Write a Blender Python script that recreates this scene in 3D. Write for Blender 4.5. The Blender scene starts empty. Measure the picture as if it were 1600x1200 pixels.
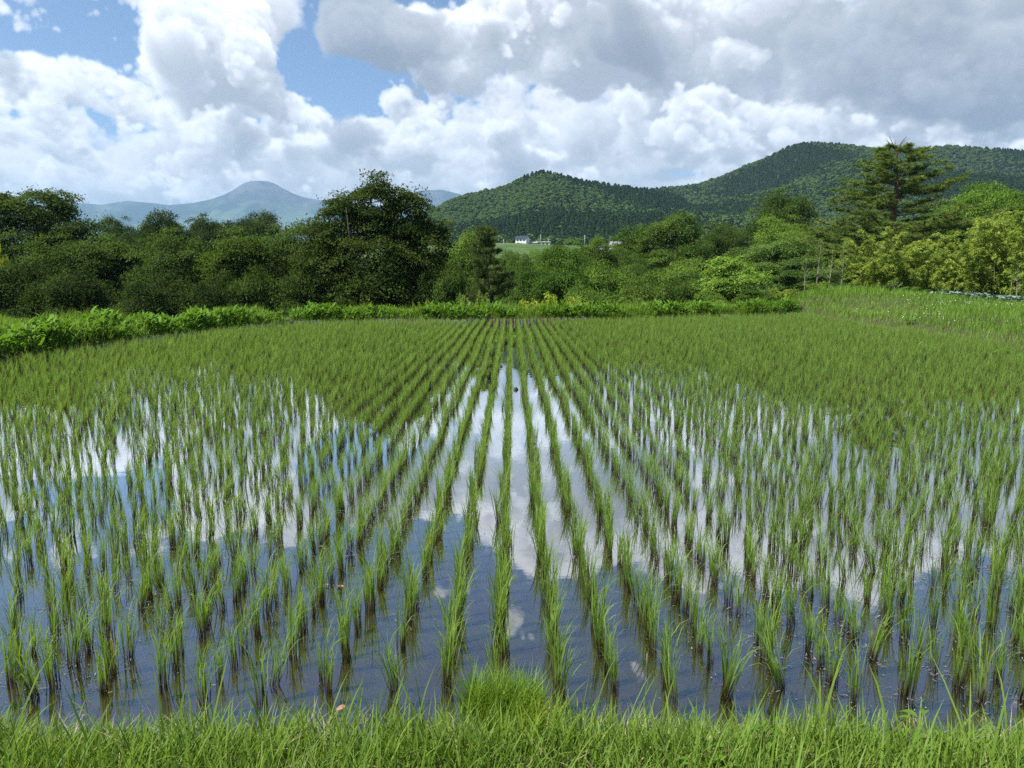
import bpy, math, random
import numpy as np
from mathutils import Vector, Matrix

rng = np.random.default_rng(7)
random.seed(7)
R = math.radians
scene = bpy.context.scene
COL = scene.collection

# ------------------------------------------------------------------ camera
F_PX, CAM_Z, HORIZON = 1110.0, 2.15, 430.0           # in photograph pixels (1600 x 1200)
PITCH = math.atan((600.0 - HORIZON) / F_PX)
cam_data = bpy.data.cameras.new('camera')
cam_data.sensor_width = 36.0
cam_data.lens = 36.0 * F_PX / 1600.0
cam_data.clip_start, cam_data.clip_end = 0.05, 60000.0
camera = bpy.data.objects.new('camera', cam_data)
camera.location = (0, 0, CAM_Z)
camera.rotation_euler = (R(90) - PITCH, 0, 0)
COL.objects.link(camera)
scene.camera = camera


def ray(px, py):
    """direction of a photograph pixel, from the camera"""
    u, v = (px - 800.0) / F_PX, (600.0 - py) / F_PX
    c, s = math.cos(PITCH), math.sin(PITCH)
    return Vector((u, c + v * s, -s + v * c))


def at(px, py, y):
    """the point of the place that a pixel shows at distance y ahead"""
    d = ray(px, py)
    return Vector((0, 0, CAM_Z)) + d * (y / d.y)


# ------------------------------------------------------------------ sun, exposure
SUN_AZ, SUN_EL = R(-112), R(58)                        # azimuth from straight ahead, to the right
sun_dir = Vector((math.sin(SUN_AZ) * math.cos(SUN_EL), math.cos(SUN_AZ) * math.cos(SUN_EL), math.sin(SUN_EL)))
sd = bpy.data.lights.new('sun', 'SUN')
sd.energy, sd.angle, sd.color = 5.0, R(0.55), (1.0, 0.95, 0.87)
sun = bpy.data.objects.new('sun', sd)
sun.rotation_euler = sun_dir.to_track_quat('Z', 'Y').to_euler()
sun.location = (-20, 10, 60)
COL.objects.link(sun)
vs = scene.view_settings
vs.view_transform, vs.look, vs.exposure, vs.gamma = 'Standard', 'None', 0.95, 1.0
vs.use_curve_mapping = False
scene.cycles.use_denoising = False
scene.cycles.max_bounces = 6
scene.cycles.diffuse_bounces = 3
scene.cycles.glossy_bounces = 3
scene.cycles.transmission_bounces = 4
scene.cycles.transparent_max_bounces = 8
scene.cycles.volume_bounces = 0
scene.cycles.sample_clamp_indirect = 6.0
scene.cycles.caustics_reflective = False
scene.cycles.caustics_refractive = False


# ------------------------------------------------------------------ node helper
class NT:
    def __init__(self, tree):
        self.t = tree

    def new(self, kind, **props):
        n = self.t.nodes.new(kind)
        for k, v in props.items():
            setattr(n, k, v)
        return n

    def put(self, sock, val):
        if isinstance(val, bpy.types.NodeSocket):
            self.t.links.new(val, sock)
        elif val is not None:
            sock.default_value = val

    def m(self, op, a, b=None, c=None, clamp=False):
        n = self.new('ShaderNodeMath', operation=op, use_clamp=clamp)
        for i, v in enumerate((a, b, c)):
            if v is not None:
                self.put(n.inputs[i], v)
        return n.outputs[0]

    def v(self, op, a, b=None, s=None):
        n = self.new('ShaderNodeVectorMath', operation=op)
        self.put(n.inputs[0], a)
        if b is not None:
            self.put(n.inputs[1], b)
        if s is not None:
            self.put(n.inputs['Scale'], s)
        return n.outputs[1] if op in ('DOT_PRODUCT', 'LENGTH', 'DISTANCE') else n.outputs[0]

    def rng(self, x, a, b, c=0.0, d=1.0, smooth=True):
        n = self.new('ShaderNodeMapRange', interpolation_type='SMOOTHSTEP' if smooth else 'LINEAR')
        self.put(n.inputs[0], x)
        for i, v in enumerate((a, b, c, d)):
            self.put(n.inputs[i + 1], v)
        return n.outputs[0]

    def noise(self, vec, scale, detail=0.0, rough=0.5, color=False, dist=0.0):
        n = self.new('ShaderNodeTexNoise')
        if vec is not None:
            self.put(n.inputs['Vector'], vec)
        self.put(n.inputs['Scale'], scale)
        n.inputs['Detail'].default_value = detail
        n.inputs['Roughness'].default_value = rough
        n.inputs['Distortion'].default_value = dist
        return n.outputs['Color' if color else 'Fac']

    def mix(self, f, a, b, blend='MIX'):
        n = self.new('ShaderNodeMix', data_type='RGBA', blend_type=blend)
        self.put(n.inputs[0], f)
        for i, v in ((6, a), (7, b)):
            if isinstance(v, tuple) and len(v) == 3:
                v = v + (1.0,)
            self.put(n.inputs[i], v)
        return n.outputs[2]

    def ramp(self, f, stops):
        n = self.new('ShaderNodeValToRGB')
        el = n.color_ramp.elements
        while len(el) < len(stops):
            el.new(0.5)
        for e, (p, c) in zip(el, stops):
            e.position, e.color = p, tuple(c) + (1.0,)
        self.put(n.inputs[0], f)
        return n.outputs[0]


# ------------------------------------------------------------------ sky: Nishita air and sunlit cumulus
world = bpy.data.worlds.new('World')
scene.world = world
world.use_nodes = True
world.cycles.sampling_method = 'MANUAL'
world.cycles.sample_map_resolution = 512
wt = world.node_tree
wt.nodes.clear()
W = NT(wt)


# ------------------------------------------------------------------ cumulus round the horizon, marched and sunlit here
CLOUD_EL0, CLOUD_EL1 = R(-1.0), R(42.0)


def taps(lat, coords):
    """cubic B-spline interpolation of a lattice along its first axis"""
    c = np.clip(np.asarray(coords, np.float32), 0, lat.shape[0] - 4.001)
    i = np.floor(c).astype(int)
    t = (c - i).reshape((-1,) + (1,) * (lat.ndim - 1)).astype(np.float32)
    w = ((1 - t) ** 3, 3 * t ** 3 - 6 * t ** 2 + 4, -3 * t ** 3 + 3 * t ** 2 + 3 * t + 1, t ** 3)
    out = lat[i] * (w[0] / 6)
    for j in (1, 2, 3):
        out += lat[i + j] * (w[j] / 6)
    return out


def lattice_noise(g, ca, ce, cd):
    """smooth noise on the grid az x el x depth, coordinates in lattice cells"""
    ka, ke, kd = (int(c[-1] - c[0]) + 6 for c in (ca, ce, cd))
    x = g.standard_normal((kd, ke, ka), dtype=np.float32) * np.float32(1.9)
    x = np.moveaxis(taps(x, cd - cd[0]), 0, 2)                  # el, az, depth
    x = np.ascontiguousarray(np.swapaxes(taps(x, ce - ce[0]), 0, 1))
    return taps(x, ca - ca[0])


def cloud_slab(az, el, nd, step, blobs, scale, seed, bias, gain, sigma, octaves=6, base=None, sharp=1.0):
    """march one bank of clouds; blobs: (azimuth, elevation, depth 0..1, radius az, radius el, radius depth, weight)"""
    g = np.random.default_rng(seed)
    px = az[1] - az[0]
    dep = np.arange(nd, dtype=np.float32)
    body = np.full((len(az), len(el), nd), bias, np.float32)
    for (a, e, d, ra, re, rd, w) in blobs:
        ga = np.exp(-((az - a) / ra) ** 2)
        below = np.where(el < e, 1.5, 1.0)                      # flatter below than above
        ge = np.exp(-((el - e) / re * below) ** 2)
        gd = np.exp(-((dep / nd - d) / rd) ** 2)
        body += (w * ga[:, None, None] * ge[None, :, None] * gd[None, None, :]).astype(np.float32)
    f, amp = 1.0 / scale, 1.0
    squash = np.cumsum(np.gradient(el) * (1.0 + 0.9 * np.exp(-np.maximum(el, 0) / R(4.0))))
    for o in range(octaves):
        if 1.0 / f < 2.2 * px:
            break
        n = lattice_noise(g, az * f, squash * f * 1.12, dep * step * px * f)
        body += gain * amp * (np.abs(n) - 0.42 if o else 0.6 * n)
        f *= 2.03
        amp *= 0.57
    body -= (0.60 * np.clip((el - R(18.3)) / R(4.0), 0, 1))[None, :, None]
    if base is not None:
        body -= np.clip((base - el) / R(1.2), 0, 1)[None, :, None] * 0.5
    dens = np.clip(body * sharp, 0, 1.0) * sigma
    # light from above left: optical depth towards the sun, swept down row by row
    up = np.zeros_like(dens)
    run = np.zeros((len(az), nd), np.float32)
    sh, acc = 0.45, 0.0
    for j in range(len(el) - 1, -1, -1):
        de = (el[min(j + 1, len(el) - 1)] - el[max(j - 1, 0)]) * 0.5 / px
        acc += sh * de
        k = int(acc)
        acc -= k
        if k:
            run = np.concatenate((np.repeat(run[:1], k, 0), run[:-k]), 0)
        if j % 6 == 0:                                          # light spreads sideways inside the cloud
            run = (run + np.roll(run, 1, 0) + np.roll(run, -1, 0)) / 3.0
            run[:, 1:-1] = (run[:, 1:-1] * 2 + run[:, 2:] + run[:, :-2]) / 4.0
        up[:, j] = run
        run = run * 0.972 + dens[:, j] * de
    sunlit = 0.60 * np.exp(-0.62 * up) + 0.40 * np.exp(-0.10 * up)
    ambient = 0.40 * np.exp(-0.06 * up) + 0.60
    tau = np.cumsum(dens, 2) * step
    seen = np.exp(-(tau - dens * step)) - np.exp(-tau)
    return (seen * sunlit).sum(2), (seen * ambient).sum(2), 1.0 - np.exp(-tau[:, :, -1])


def azel_px(px, py):
    d = ray(px, py).normalized()
    return math.atan2(d.x, d.y), math.asin(d.z)


def P(px, py, d, rx, ry, rd, w):
    a, e = azel_px(px, py)
    return (a, e, d, rx / F_PX * math.cos(a) ** 2, ry / F_PX, rd, w)


SUNLIGHT, SKYLIGHT = np.array((0.57, 0.563, 0.552)), np.array((0.098, 0.121, 0.163))


def over(rgb, alpha, slab, sun_gain=1.0, sky_gain=1.0, thin=1.0):
    s, a, al = slab
    c = s[..., None] * SUNLIGHT * sun_gain + a[..., None] * SKYLIGHT * sky_gain
    return rgb * (1 - al * thin)[..., None] + c * thin, alpha * (1 - al * thin) + al * thin


def make_clouds():
    az = np.arange(R(-41), R(41), R(0.075)).astype(np.float32)
    el = np.concatenate((np.arange(R(-1), R(22), R(0.075)), np.arange(R(22), R(42), R(0.25)))).astype(np.float32)
    rgb, alpha = np.zeros((len(az), len(el), 3)), np.zeros((len(az), len(el)))
    # the far bank, small heads close to the horizon
    row = [P(x, y, 0.5, 230, h, 0.7, w) for x, y, h, w in
           ((-150, 350, 130, 0.85), (90, 350, 120, 0.85), (330, 350, 120, 0.85), (560, 350, 110, 0.8), (760, 330, 130, 0.85),
            (960, 330, 120, 0.85), (1190, 325, 130, 0.85), (1400, 310, 150, 0.85), (1650, 310, 150, 0.85), (1000, 130, 60, 0.4))]
    row += [P(1045, 274, 0.5, 60, 14, 9.0, -0.8), P(530, 130, 0.5, 75, 60, 9.0, -0.8)]
    rgb, alpha = over(rgb, alpha, cloud_slab(az, el, 22, 8.0, row, R(4.2), 12, -0.66, 0.85, 0.11, 7, base=R(-2.5), sharp=2.6), 0.88)
    # heads standing behind
    row = [P(110, 150, 0.45, 130, 50, 0.4, 0.85), P(-70, 160, 0.4, 130, 80, 0.4, 0.9), P(325, 84, 0.45, 112, 78, 0.4, 1.2),
           P(485, 190, 0.45, 70, 50, 0.4, 0.95), P(690, 165, 0.5, 80, 52, 0.4, 0.9), P(850, 120, 0.45, 110, 80, 0.4, 0.85),
           P(850, 20, 0.5, 110, 60, 0.4, 0.85), P(1060, 70, 0.45, 150, 90, 0.4, 0.9), P(1230, 170, 0.5, 140, 60, 0.4, 0.75),
           P(1480, 190, 0.5, 160, 50, 0.4, 0.7), P(40, 10, 0.6, 110, 35, 0.3, 0.6), P(1580, 40, 0.5, 130, 80, 0.4, 0.8),
           P(520, 110, 0.5, 74, 62, 9.0, -1.7), P(572, 145, 0.5, 34, 46, 9.0, -1.4), P(470, 40, 0.5, 34, 70, 9.0, -1.2),
           P(1150, 10, 0.5, 160, 60, 0.5, 0.8), P(960, 60, 0.5, 100, 60, 0.5, 0.6), P(770, 50, 0.5, 80, 60, 0.5, 0.9), P(880, 115, 0.5, 60, 40, 0.5, 0.6), P(715, 118, 0.5, 70, 36, 0.5, 0.9),
           P(1085, 110, 0.5, 80, 50, 0.5, 0.7), P(1200, 80, 0.5, 80, 60, 0.5, 0.8), P(800, -45, 0.5, 110, 60, 0.5, 1.25), P(930, -20, 0.5, 90, 50, 0.5, 0.8),
           P(1300, -60, 0.5, 170, 60, 0.5, 0.9), P(1500, -150, 0.5, 150, 50, 0.5, 0.9), P(1100, -130, 0.5, 90, 30, 0.4, 0.7),
           P(860, -95, 0.5, 60, 26, 0.4, 0.6), P(-40, -100, 0.5, 140, 40, 0.4, 0.6), P(1350, -330, 0.5, 150, 50, 0.4, 0.75),
           P(170, 60, 0.5, 50, 40, 9.0, -0.8), P(560, -30, 0.5, 120, 40, 9.0, -1.0)]
    rgb, alpha = over(rgb, alpha, cloud_slab(az, el, 24, 9.0, row, R(6.0), 23, -0.85, 0.92, 0.17, 7, base=R(4.0), sharp=4.0), 1.1)
    # lower heads in front of them
    row = [P(60, 205, 0.45, 120, 44, 0.4, 0.8), P(265, 190, 0.4, 120, 48, 0.4, 0.85), P(430, 235, 0.4, 90, 34, 0.4, 0.8),
           P(640, 235, 0.4, 90, 34, 0.4, 0.7), P(790, 205, 0.4, 90, 46, 0.4, 0.75), P(985, 190, 0.4, 90, 60, 0.4, 0.85),
           P(1160, 215, 0.4, 90, 50, 0.4, 0.7), P(1045, 274, 0.5, 50, 14, 9.0, -1.0), P(1330, 240, 0.4, 120, 40, 0.4, 0.7), P(1550, 230, 0.4, 120, 40, 0.4, 0.7),
           P(-120, 200, 0.4, 120, 50, 0.4, 0.8), P(525, 125, 0.5, 74, 62, 9.0, -1.5), P(1700, 200, 0.4, 120, 60, 0.4, 0.8)]
    rgb, alpha = over(rgb, alpha, cloud_slab(az, el, 20, 9.0, row, R(4.6), 52, -0.84, 0.90, 0.16, 7, base=R(4.4), sharp=4.0), 1.02)
    # grey bases drifting in front
    row = [P(655, 66, 0.5, 120, 46, 0.4, 1.15), P(545, 58, 0.5, 60, 36, 0.4, 0.6), P(1420, 60, 0.5, 215, 84, 0.5, 1.2),
           P(1290, 120, 0.5, 90, 55, 0.4, 0.6), P(1580, 140, 0.5, 170, 46, 0.4, 1.0), P(710, 140, 0.4, 46, 22, 0.3, 0.8),
           P(20, 112, 0.4, 80, 28, 0.3, 0.8), P(955, 90, 0.4, 55, 20, 0.3, 0.7), P(130, 235, 0.4, 190, 16, 0.3, 0.6),
           P(428, 206, 0.4, 18, 24, 0.3, 0.85), P(900, 255, 0.4, 200, 16, 0.3, 0.55), P(950, 25, 0.4, 80, 40, 0.3, 0.75),
           P(520, 140, 0.5, 80, 40, 9.0, -1.3), P(460, 60, 0.5, 30, 60, 9.0, -1.2), P(560, -20, 0.5, 90, 26, 9.0, -0.6)]
    s = cloud_slab(az, el, 16, 11.0, row, R(5.0), 37, -0.74, 0.86, 0.15, 7, sharp=2.2)
    rgb, alpha = over(rgb, alpha, s, 0.42, 0.90, 0.93)
    return az, el, rgb, alpha


def cloud_image():
    """the cloud bank as a strip of sky round the whole horizon: colour, and cover in alpha"""
    w, h = 4800, 573
    wide_az = np.linspace(-math.pi, math.pi, 1025).astype(np.float32)
    wide_el = np.linspace(CLOUD_EL0, CLOUD_EL1, 123).astype(np.float32)
    g = np.random.default_rng(5)
    row = [(g.uniform(-math.pi, math.pi), R(g.uniform(2, 14)), 0.5, R(g.uniform(7, 13)), R(g.uniform(3, 5.5)), 0.5, g.uniform(0.7, 1.1))
           for _ in range(70)]
    row += [(g.uniform(-math.pi, math.pi), R(g.uniform(18, 34)), 0.5, R(g.uniform(5, 9)), R(g.uniform(2, 4)), 0.5, g.uniform(0.5, 0.9))
            for _ in range(16)]
    z3, z1 = np.zeros((len(wide_az), len(wide_el), 3)), np.zeros((len(wide_az), len(wide_el)))
    wr, wa = over(z3, z1, cloud_slab(wide_az, wide_el, 16, 3.0, row, R(6.0), 77, -0.62, 0.85, 0.4, 5, base=R(1.0), sharp=2.5), 1.0)
    az, el, rgb, alpha = make_clouds()
    aa = (np.arange(w) + 0.5) / w * 2 * math.pi - math.pi
    ee = CLOUD_EL0 + (np.arange(h) + 0.5) / h * (CLOUD_EL1 - CLOUD_EL0)

    def resample(src, sa, se):
        i = np.clip(np.interp(aa, sa, np.arange(len(sa))), 0, len(sa) - 1.001)
        j = np.clip(np.interp(ee, se, np.arange(len(se))), 0, len(se) - 1.001)
        i0, j0 = i.astype(int), j.astype(int)
        fi, fj = (i - i0)[:, None, None], (j - j0)[None, :, None]
        a = src[i0] * (1 - fi) + src[i0 + 1] * fi
        return a[:, j0] * (1 - fj) + a[:, j0 + 1] * fj

    far = resample(np.concatenate((wr, wa[..., None]), 2), wide_az, wide_el)
    near = resample(np.concatenate((rgb, alpha[..., None]), 2), az, el)
    k = np.clip((R(41) - np.abs(aa)) / R(3.5), 0, 1)[:, None, None]
    out = far * (1 - k) + near * k
    out *= (np.clip((CLOUD_EL1 - R(1) - ee) / R(3), 0, 1) * np.clip((ee + R(0.9)) / R(0.4), 0, 1))[None, :, None]
    img = bpy.data.images.new('cloud_bank', w, h, alpha=True, float_buffer=True, is_data=True)
    img.alpha_mode = 'CHANNEL_PACKED'
    img.pixels.foreach_set(np.ascontiguousarray(np.swapaxes(out, 0, 1), np.float32).ravel())
    img.pack()
    return img


skytex = W.new('ShaderNodeTexSky')
skytex.sky_type = 'NISHITA'
skytex.sun_disc = False
skytex.sun_elevation = SUN_EL
skytex.sun_rotation = SUN_AZ % (2 * math.pi)
skytex.altitude = 700
skytex.air_density, skytex.dust_density, skytex.ozone_density = 0.9, 0.2, 3.0
SKY_STRENGTH = 0.08
tc = W.new('ShaderNodeTexCoord')
sx = W.new('ShaderNodeSeparateXYZ')
W.put(sx.inputs[0], W.v('NORMALIZE', tc.outputs['Generated']))
azimuth = W.m('ARCTAN2', sx.outputs[0], sx.outputs[1])
elevation = W.m('ARCSINE', sx.outputs[2])
uv = W.new('ShaderNodeCombineXYZ')
W.put(uv.inputs[0], W.m('MULTIPLY_ADD', azimuth, 0.5 / math.pi, 0.5))
W.put(uv.inputs[1], W.m('MULTIPLY_ADD', elevation, 1 / (CLOUD_EL1 - CLOUD_EL0), -CLOUD_EL0 / (CLOUD_EL1 - CLOUD_EL0)))
clouds = W.new('ShaderNodeTexImage', interpolation='Linear', extension='EXTEND')
clouds.image = cloud_image()
W.put(clouds.inputs[0], uv.outputs[0])
air = W.v('SCALE', skytex.outputs[0], s=W.m('SUBTRACT', 1.0, clouds.outputs['Alpha']))
bg = W.new('ShaderNodeBackground')
bg.inputs['Strength'].default_value = SKY_STRENGTH
W.put(bg.inputs['Color'], W.v('ADD', air, W.v('SCALE', clouds.outputs['Color'], s=1.0 / SKY_STRENGTH)))
wo = W.new('ShaderNodeOutputWorld')
wt.links.new(bg.outputs[0], wo.inputs['Surface'])


# ------------------------------------------------------------------ object helpers
def tag(o, label=None, cat=None, group=None, kind=None):
    for k, v in (('label', label), ('category', cat), ('group', group), ('kind', kind)):
        if v:
            o[k] = v
    return o


def empty(name, loc=(0, 0, 0), rz=0.0, scale=1.0):
    o = bpy.data.objects.new(name, None)
    o.location, o.rotation_euler = loc, (0, 0, rz)
    o.scale = (scale,) * 3 if isinstance(scale, (int, float)) else scale
    o.empty_display_size = 0.2
    COL.objects.link(o)
    return o


def link(name, me, parent=None, loc=None, mat=None, color=None):
    o = bpy.data.objects.new(name, me)
    if mat is not None and not me.materials:
        me.materials.append(mat)
    if loc is not None:
        o.location = loc
    if color is not None:
        o.color = tuple(color) + (1.0,)
    o.parent = parent
    COL.objects.link(o)
    return o


def quads_mesh(name, verts, faces, attrs=None, smooth=False):
    """verts (N,3), faces (M,k) arrays; attrs: {name: per-vertex floats}"""
    verts, faces = np.asarray(verts, np.float32), np.asarray(faces, np.int32)
    me = bpy.data.meshes.new(name)
    k = faces.shape[1]
    me.vertices.add(len(verts))
    me.vertices.foreach_set('co', verts.ravel())
    me.loops.add(faces.size)
    me.loops.foreach_set('vertex_index', faces.ravel())
    me.polygons.add(len(faces))
    me.polygons.foreach_set('loop_start', np.arange(0, faces.size, k, dtype=np.int32))
    if smooth:
        me.polygons.foreach_set('use_smooth', np.ones(len(faces), bool))
    for n, a in (attrs or {}).items():
        at_ = me.attributes.new(n, 'FLOAT', 'POINT')
        at_.data.foreach_set('value', np.asarray(a, np.float32).ravel())
    me.update(calc_edges=True)
    return me


class Shape:
    """collects boxes, prisms and tubes for one mesh"""

    def __init__(self):
        self.v, self.f = [], []

    def add(self, vs, fs):
        n = len(self.v)
        self.v += [tuple(p) for p in vs]
        self.f += [tuple(i + n for i in f) for f in fs]

    def box(self, x0, x1, y0, y1, z0, z1):
        vs = [(x, y, z) for x in (x0, x1) for y in (y0, y1) for z in (z0, z1)]
        self.add(vs, [(0, 1, 3, 2), (4, 6, 7, 5), (0, 4, 5, 1), (2, 3, 7, 6), (0, 2, 6, 4), (1, 5, 7, 3)])

    def tube(self, pts, radii, sides=7, cap=True):
        pts = [Vector(p) for p in pts]
        vs, fs = [], []
        for i, p in enumerate(pts):
            d = (pts[min(i + 1, len(pts) - 1)] - pts[max(i - 1, 0)])
            d = d.normalized() if d.length > 1e-6 else Vector((0, 0, 1))
            a = d.cross(Vector((0.31, 0.95, 0.05)))
            a = a.normalized() if a.length > 1e-3 else Vector((1, 0, 0))
            b = d.cross(a)
            for s in range(sides):
                t = 2 * math.pi * s / sides
                vs.append(p + (a * math.cos(t) + b * math.sin(t)) * radii[i])
        for i in range(len(pts) - 1):
            for s in range(sides):
                n = (s + 1) % sides
                fs.append((i * sides + s, i * sides + n, (i + 1) * sides + n, (i + 1) * sides + s))
        if cap:
            fs.append(tuple(range(sides))[::-1])
            fs.append(tuple((len(pts) - 1) * sides + s for s in range(sides)))
        self.add(vs, fs)

    def mesh(self, name, mat, smooth=False):
        me = bpy.data.meshes.new(name)
        me.from_pydata(self.v, [], self.f)
        if smooth:
            me.polygons.foreach_set('use_smooth', np.ones(len(me.polygons), bool))
        if mat:
            me.materials.append(mat)
        me.update()
        return me


# ------------------------------------------------------------------ materials
def material(name):
    m = bpy.data.materials.new(name)
    m.use_nodes = True
    m.node_tree.nodes.clear()
    n = NT(m.node_tree)
    return m, n, n.new('ShaderNodeOutputMaterial')


def principled(n, color, rough=0.8, spec=0.3, bump=None, bump_strength=0.3, bump_dist=0.05, metallic=0.0):
    p = n.new('ShaderNodeBsdfPrincipled')
    n.put(p.inputs['Base Color'], color + (1.0,) if isinstance(color, tuple) and len(color) == 3 else color)
    n.put(p.inputs['Roughness'], rough)
    n.put(p.inputs['Specular IOR Level'], spec)
    p.inputs['Metallic'].default_value = metallic
    if bump is not None:
        b = n.new('ShaderNodeBump')
        b.inputs['Strength'].default_value, b.inputs['Distance'].default_value = bump_strength, bump_dist
        n.put(b.inputs['Height'], bump)
        n.t.links.new(b.outputs[0], p.inputs['Normal'])
    return p.outputs[0]


def leaf_material(name, dark, light, through=0.38, rough=0.5, spec=0.25, by_object=True, base=None, base_top=0.1, dry=None, dry_amount=0.0):
    """leaf colour between two greens by the leaf's own tint, times the object's colour; light passes through"""
    m, n, out = material(name)
    a = n.new('ShaderNodeAttribute', attribute_name='tint')
    col = n.mix(a.outputs['Fac'], dark, light)
    if dry is not None:
        col = n.mix(n.rng(a.outputs['Fac'], 1.0 - dry_amount, 1.0 - dry_amount * 0.4), col, dry)
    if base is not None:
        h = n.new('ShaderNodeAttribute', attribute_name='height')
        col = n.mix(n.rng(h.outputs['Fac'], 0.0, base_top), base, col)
    if by_object:
        oi = n.new('ShaderNodeObjectInfo')
        col = n.mix(1.0, col, oi.outputs['Color'], 'MULTIPLY')
    surf = principled(n, col, rough, spec)
    tr = n.new('ShaderNodeBsdfTranslucent')
    n.put(tr.inputs[0], n.mix(1.0, col, (1.25, 1.2, 0.55), 'MULTIPLY'))
    mx = n.new('ShaderNodeMixShader')
    mx.inputs[0].default_value = through
    n.t.links.new(surf, mx.inputs[1])
    n.t.links.new(tr.outputs[0], mx.inputs[2])
    n.t.links.new(mx.outputs[0], out.inputs[0])
    return m


def plain_material(name, c0, c1, scale=4.0, rough=0.85, spec=0.2, detail=6.0, bump=0.3, bump_dist=0.03, lo=0.35, hi=0.65):
    m, n, out = material(name)
    pos = n.new('ShaderNodeNewGeometry').outputs['Position']
    f = n.noise(pos, scale, detail, 0.6)
    n.t.links.new(principled(n, n.mix(n.rng(f, lo, hi), c0, c1), rough, spec, f, bump, bump_dist), out.inputs[0])
    return m


M_BARK = plain_material('bark', (0.045, 0.034, 0.026), (0.11, 0.09, 0.072), 9.0)
M_REDBARK = plain_material('red_pine_bark', (0.075, 0.045, 0.033), (0.17, 0.105, 0.075), 7.0)
M_PALESTEM = plain_material('pale_stem', (0.18, 0.17, 0.12), (0.32, 0.30, 0.22), 12.0)
M_CULM = plain_material('bamboo_culm', (0.13, 0.15, 0.05), (0.26, 0.25, 0.10), 6.0, 0.5)
M_CROWN = leaf_material('broad_leaves', (0.046, 0.090, 0.020), (0.140, 0.215, 0.044), 0.40, 0.7, 0.08)
M_NEEDLE = leaf_material('pine_needles', (0.052, 0.095, 0.030), (0.165, 0.220, 0.070), 0.30, 0.7, 0.08)
M_BAMBOO = leaf_material('bamboo_leaves', (0.15, 0.23, 0.035), (0.40, 0.50, 0.100), 0.42, 0.6, 0.12)
M_WEED = leaf_material('weed_leaves', (0.075, 0.155, 0.020), (0.170, 0.290, 0.045), 0.40, 0.6, 0.12)
M_GRASS = leaf_material('grass_blades', (0.100, 0.185, 0.022), (0.230, 0.345, 0.055), 0.42, 0.5, 0.2,
                        dry=(0.30, 0.26, 0.10), dry_amount=0.035)
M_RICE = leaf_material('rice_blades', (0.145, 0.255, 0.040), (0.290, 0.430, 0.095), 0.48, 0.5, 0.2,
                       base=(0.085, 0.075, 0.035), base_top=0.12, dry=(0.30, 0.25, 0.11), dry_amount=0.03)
M_FOREST = leaf_material('hill_trees', (0.022, 0.052, 0.016), (0.092, 0.150, 0.038), 0.22, 0.9, 0.03, by_object=False)
M_CABBAGE = leaf_material('cabbage_leaves', (0.075, 0.14, 0.10), (0.20, 0.29, 0.24), 0.15, 0.5)


# ------------------------------------------------------------------ the lie of the land
EDGE = [(-14.0, 3.12), (15.6, 3.08), (15.3, 12.0), (15.0, 22.0), (15.2, 37.2), (8.0, 35.0), (3.5, 33.0), (-2.0, 31.9),
        (-6.0, 31.6), (-9.4, 30.4), (-11.0, 27.0), (-11.6, 23.5), (-12.0, 19.0), (-12.2, 14.0), (-13.0, 9.0)]
EDGE = np.array(EDGE)


def edge_distance(x, y):
    """metres outside the paddy's rim (negative inside)"""
    x, y = np.asarray(x, float), np.asarray(y, float)
    best = np.full(x.shape, 1e9)
    inside = np.zeros(x.shape, bool)
    n = len(EDGE)
    for i in range(n):
        (ax, ay), (bx, by) = EDGE[i], EDGE[(i + 1) % n]
        dx, dy = bx - ax, by - ay
        t = np.clip(((x - ax) * dx + (y - ay) * dy) / (dx * dx + dy * dy), 0, 1)
        best = np.minimum(best, np.hypot(x - ax - t * dx, y - ay - t * dy))
        cross = (ay > y) != (by > y)
        with np.errstate(divide='ignore', invalid='ignore'):
            xi = ax + (y - ay) * dx / (dy if dy else 1e-9)
        inside ^= cross & (x < xi)
    return np.where(inside, -best, best)


def sstep(x, a, b):
    t = np.clip((x - a) / (b - a), 0, 1)
    return t * t * (3 - 2 * t)


_g = np.random.default_rng(3)
_WAVES = [(_g.uniform(-1, 1), _g.uniform(-1, 1), _g.uniform(0, 6.28)) for _ in range(14)]


def ripple(x, y, size):
    return sum(np.sin((x * a + y * b) * 6.28 / size + c) for a, b, c in _WAVES) / 5.3


def ground_z(x, y):
    x, y = np.asarray(x, float), np.asarray(y, float)
    s = edge_distance(x, y)
    bank = -0.10 + (0.40 - 0.10 * (y < 4)) * sstep(s, -0.15, 0.55) + 0.03 * ripple(x, y, 1.7) * sstep(s, 0.1, 0.6)
    right = sstep(x, 9.0, 17.0) * sstep(y, 0, 8) * (1 - sstep(y, 62, 120))
    near = 1.0 - sstep(y, 4.0, 9.0)
    plateau = 0.32 * sstep(s, 0.6, 4.0) + 0.10 * ripple(x, y, 9.0) * sstep(s, 2, 6) + 0.55 * np.exp(-((x - 19.5) / 4.5) ** 2 - ((y - 39.5) / 4.0) ** 2)
    drop = -5.2 * sstep(s, 1.5, 11.0)
    hump = np.exp(-((x + 17.2) / 3.0) ** 2 - ((y - 20.5) / 4.6) ** 2)
    mound = (0.95 + 5.2 * sstep(s, 1.5, 11.0)) * hump
    keep = np.clip(right + near, 0, 1)
    z = bank + keep * plateau * right + (1 - keep) * (drop + mound)
    valley = np.interp(y, (0, 75, 200, 330, 480, 560, 20000), (0, 0, 3.0, 13.0, 27.3, 29.0, 29.0))
    z = z + valley + 1.2 * ripple(x, y, 90.0) * sstep(y, 90, 200)
    return z


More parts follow.
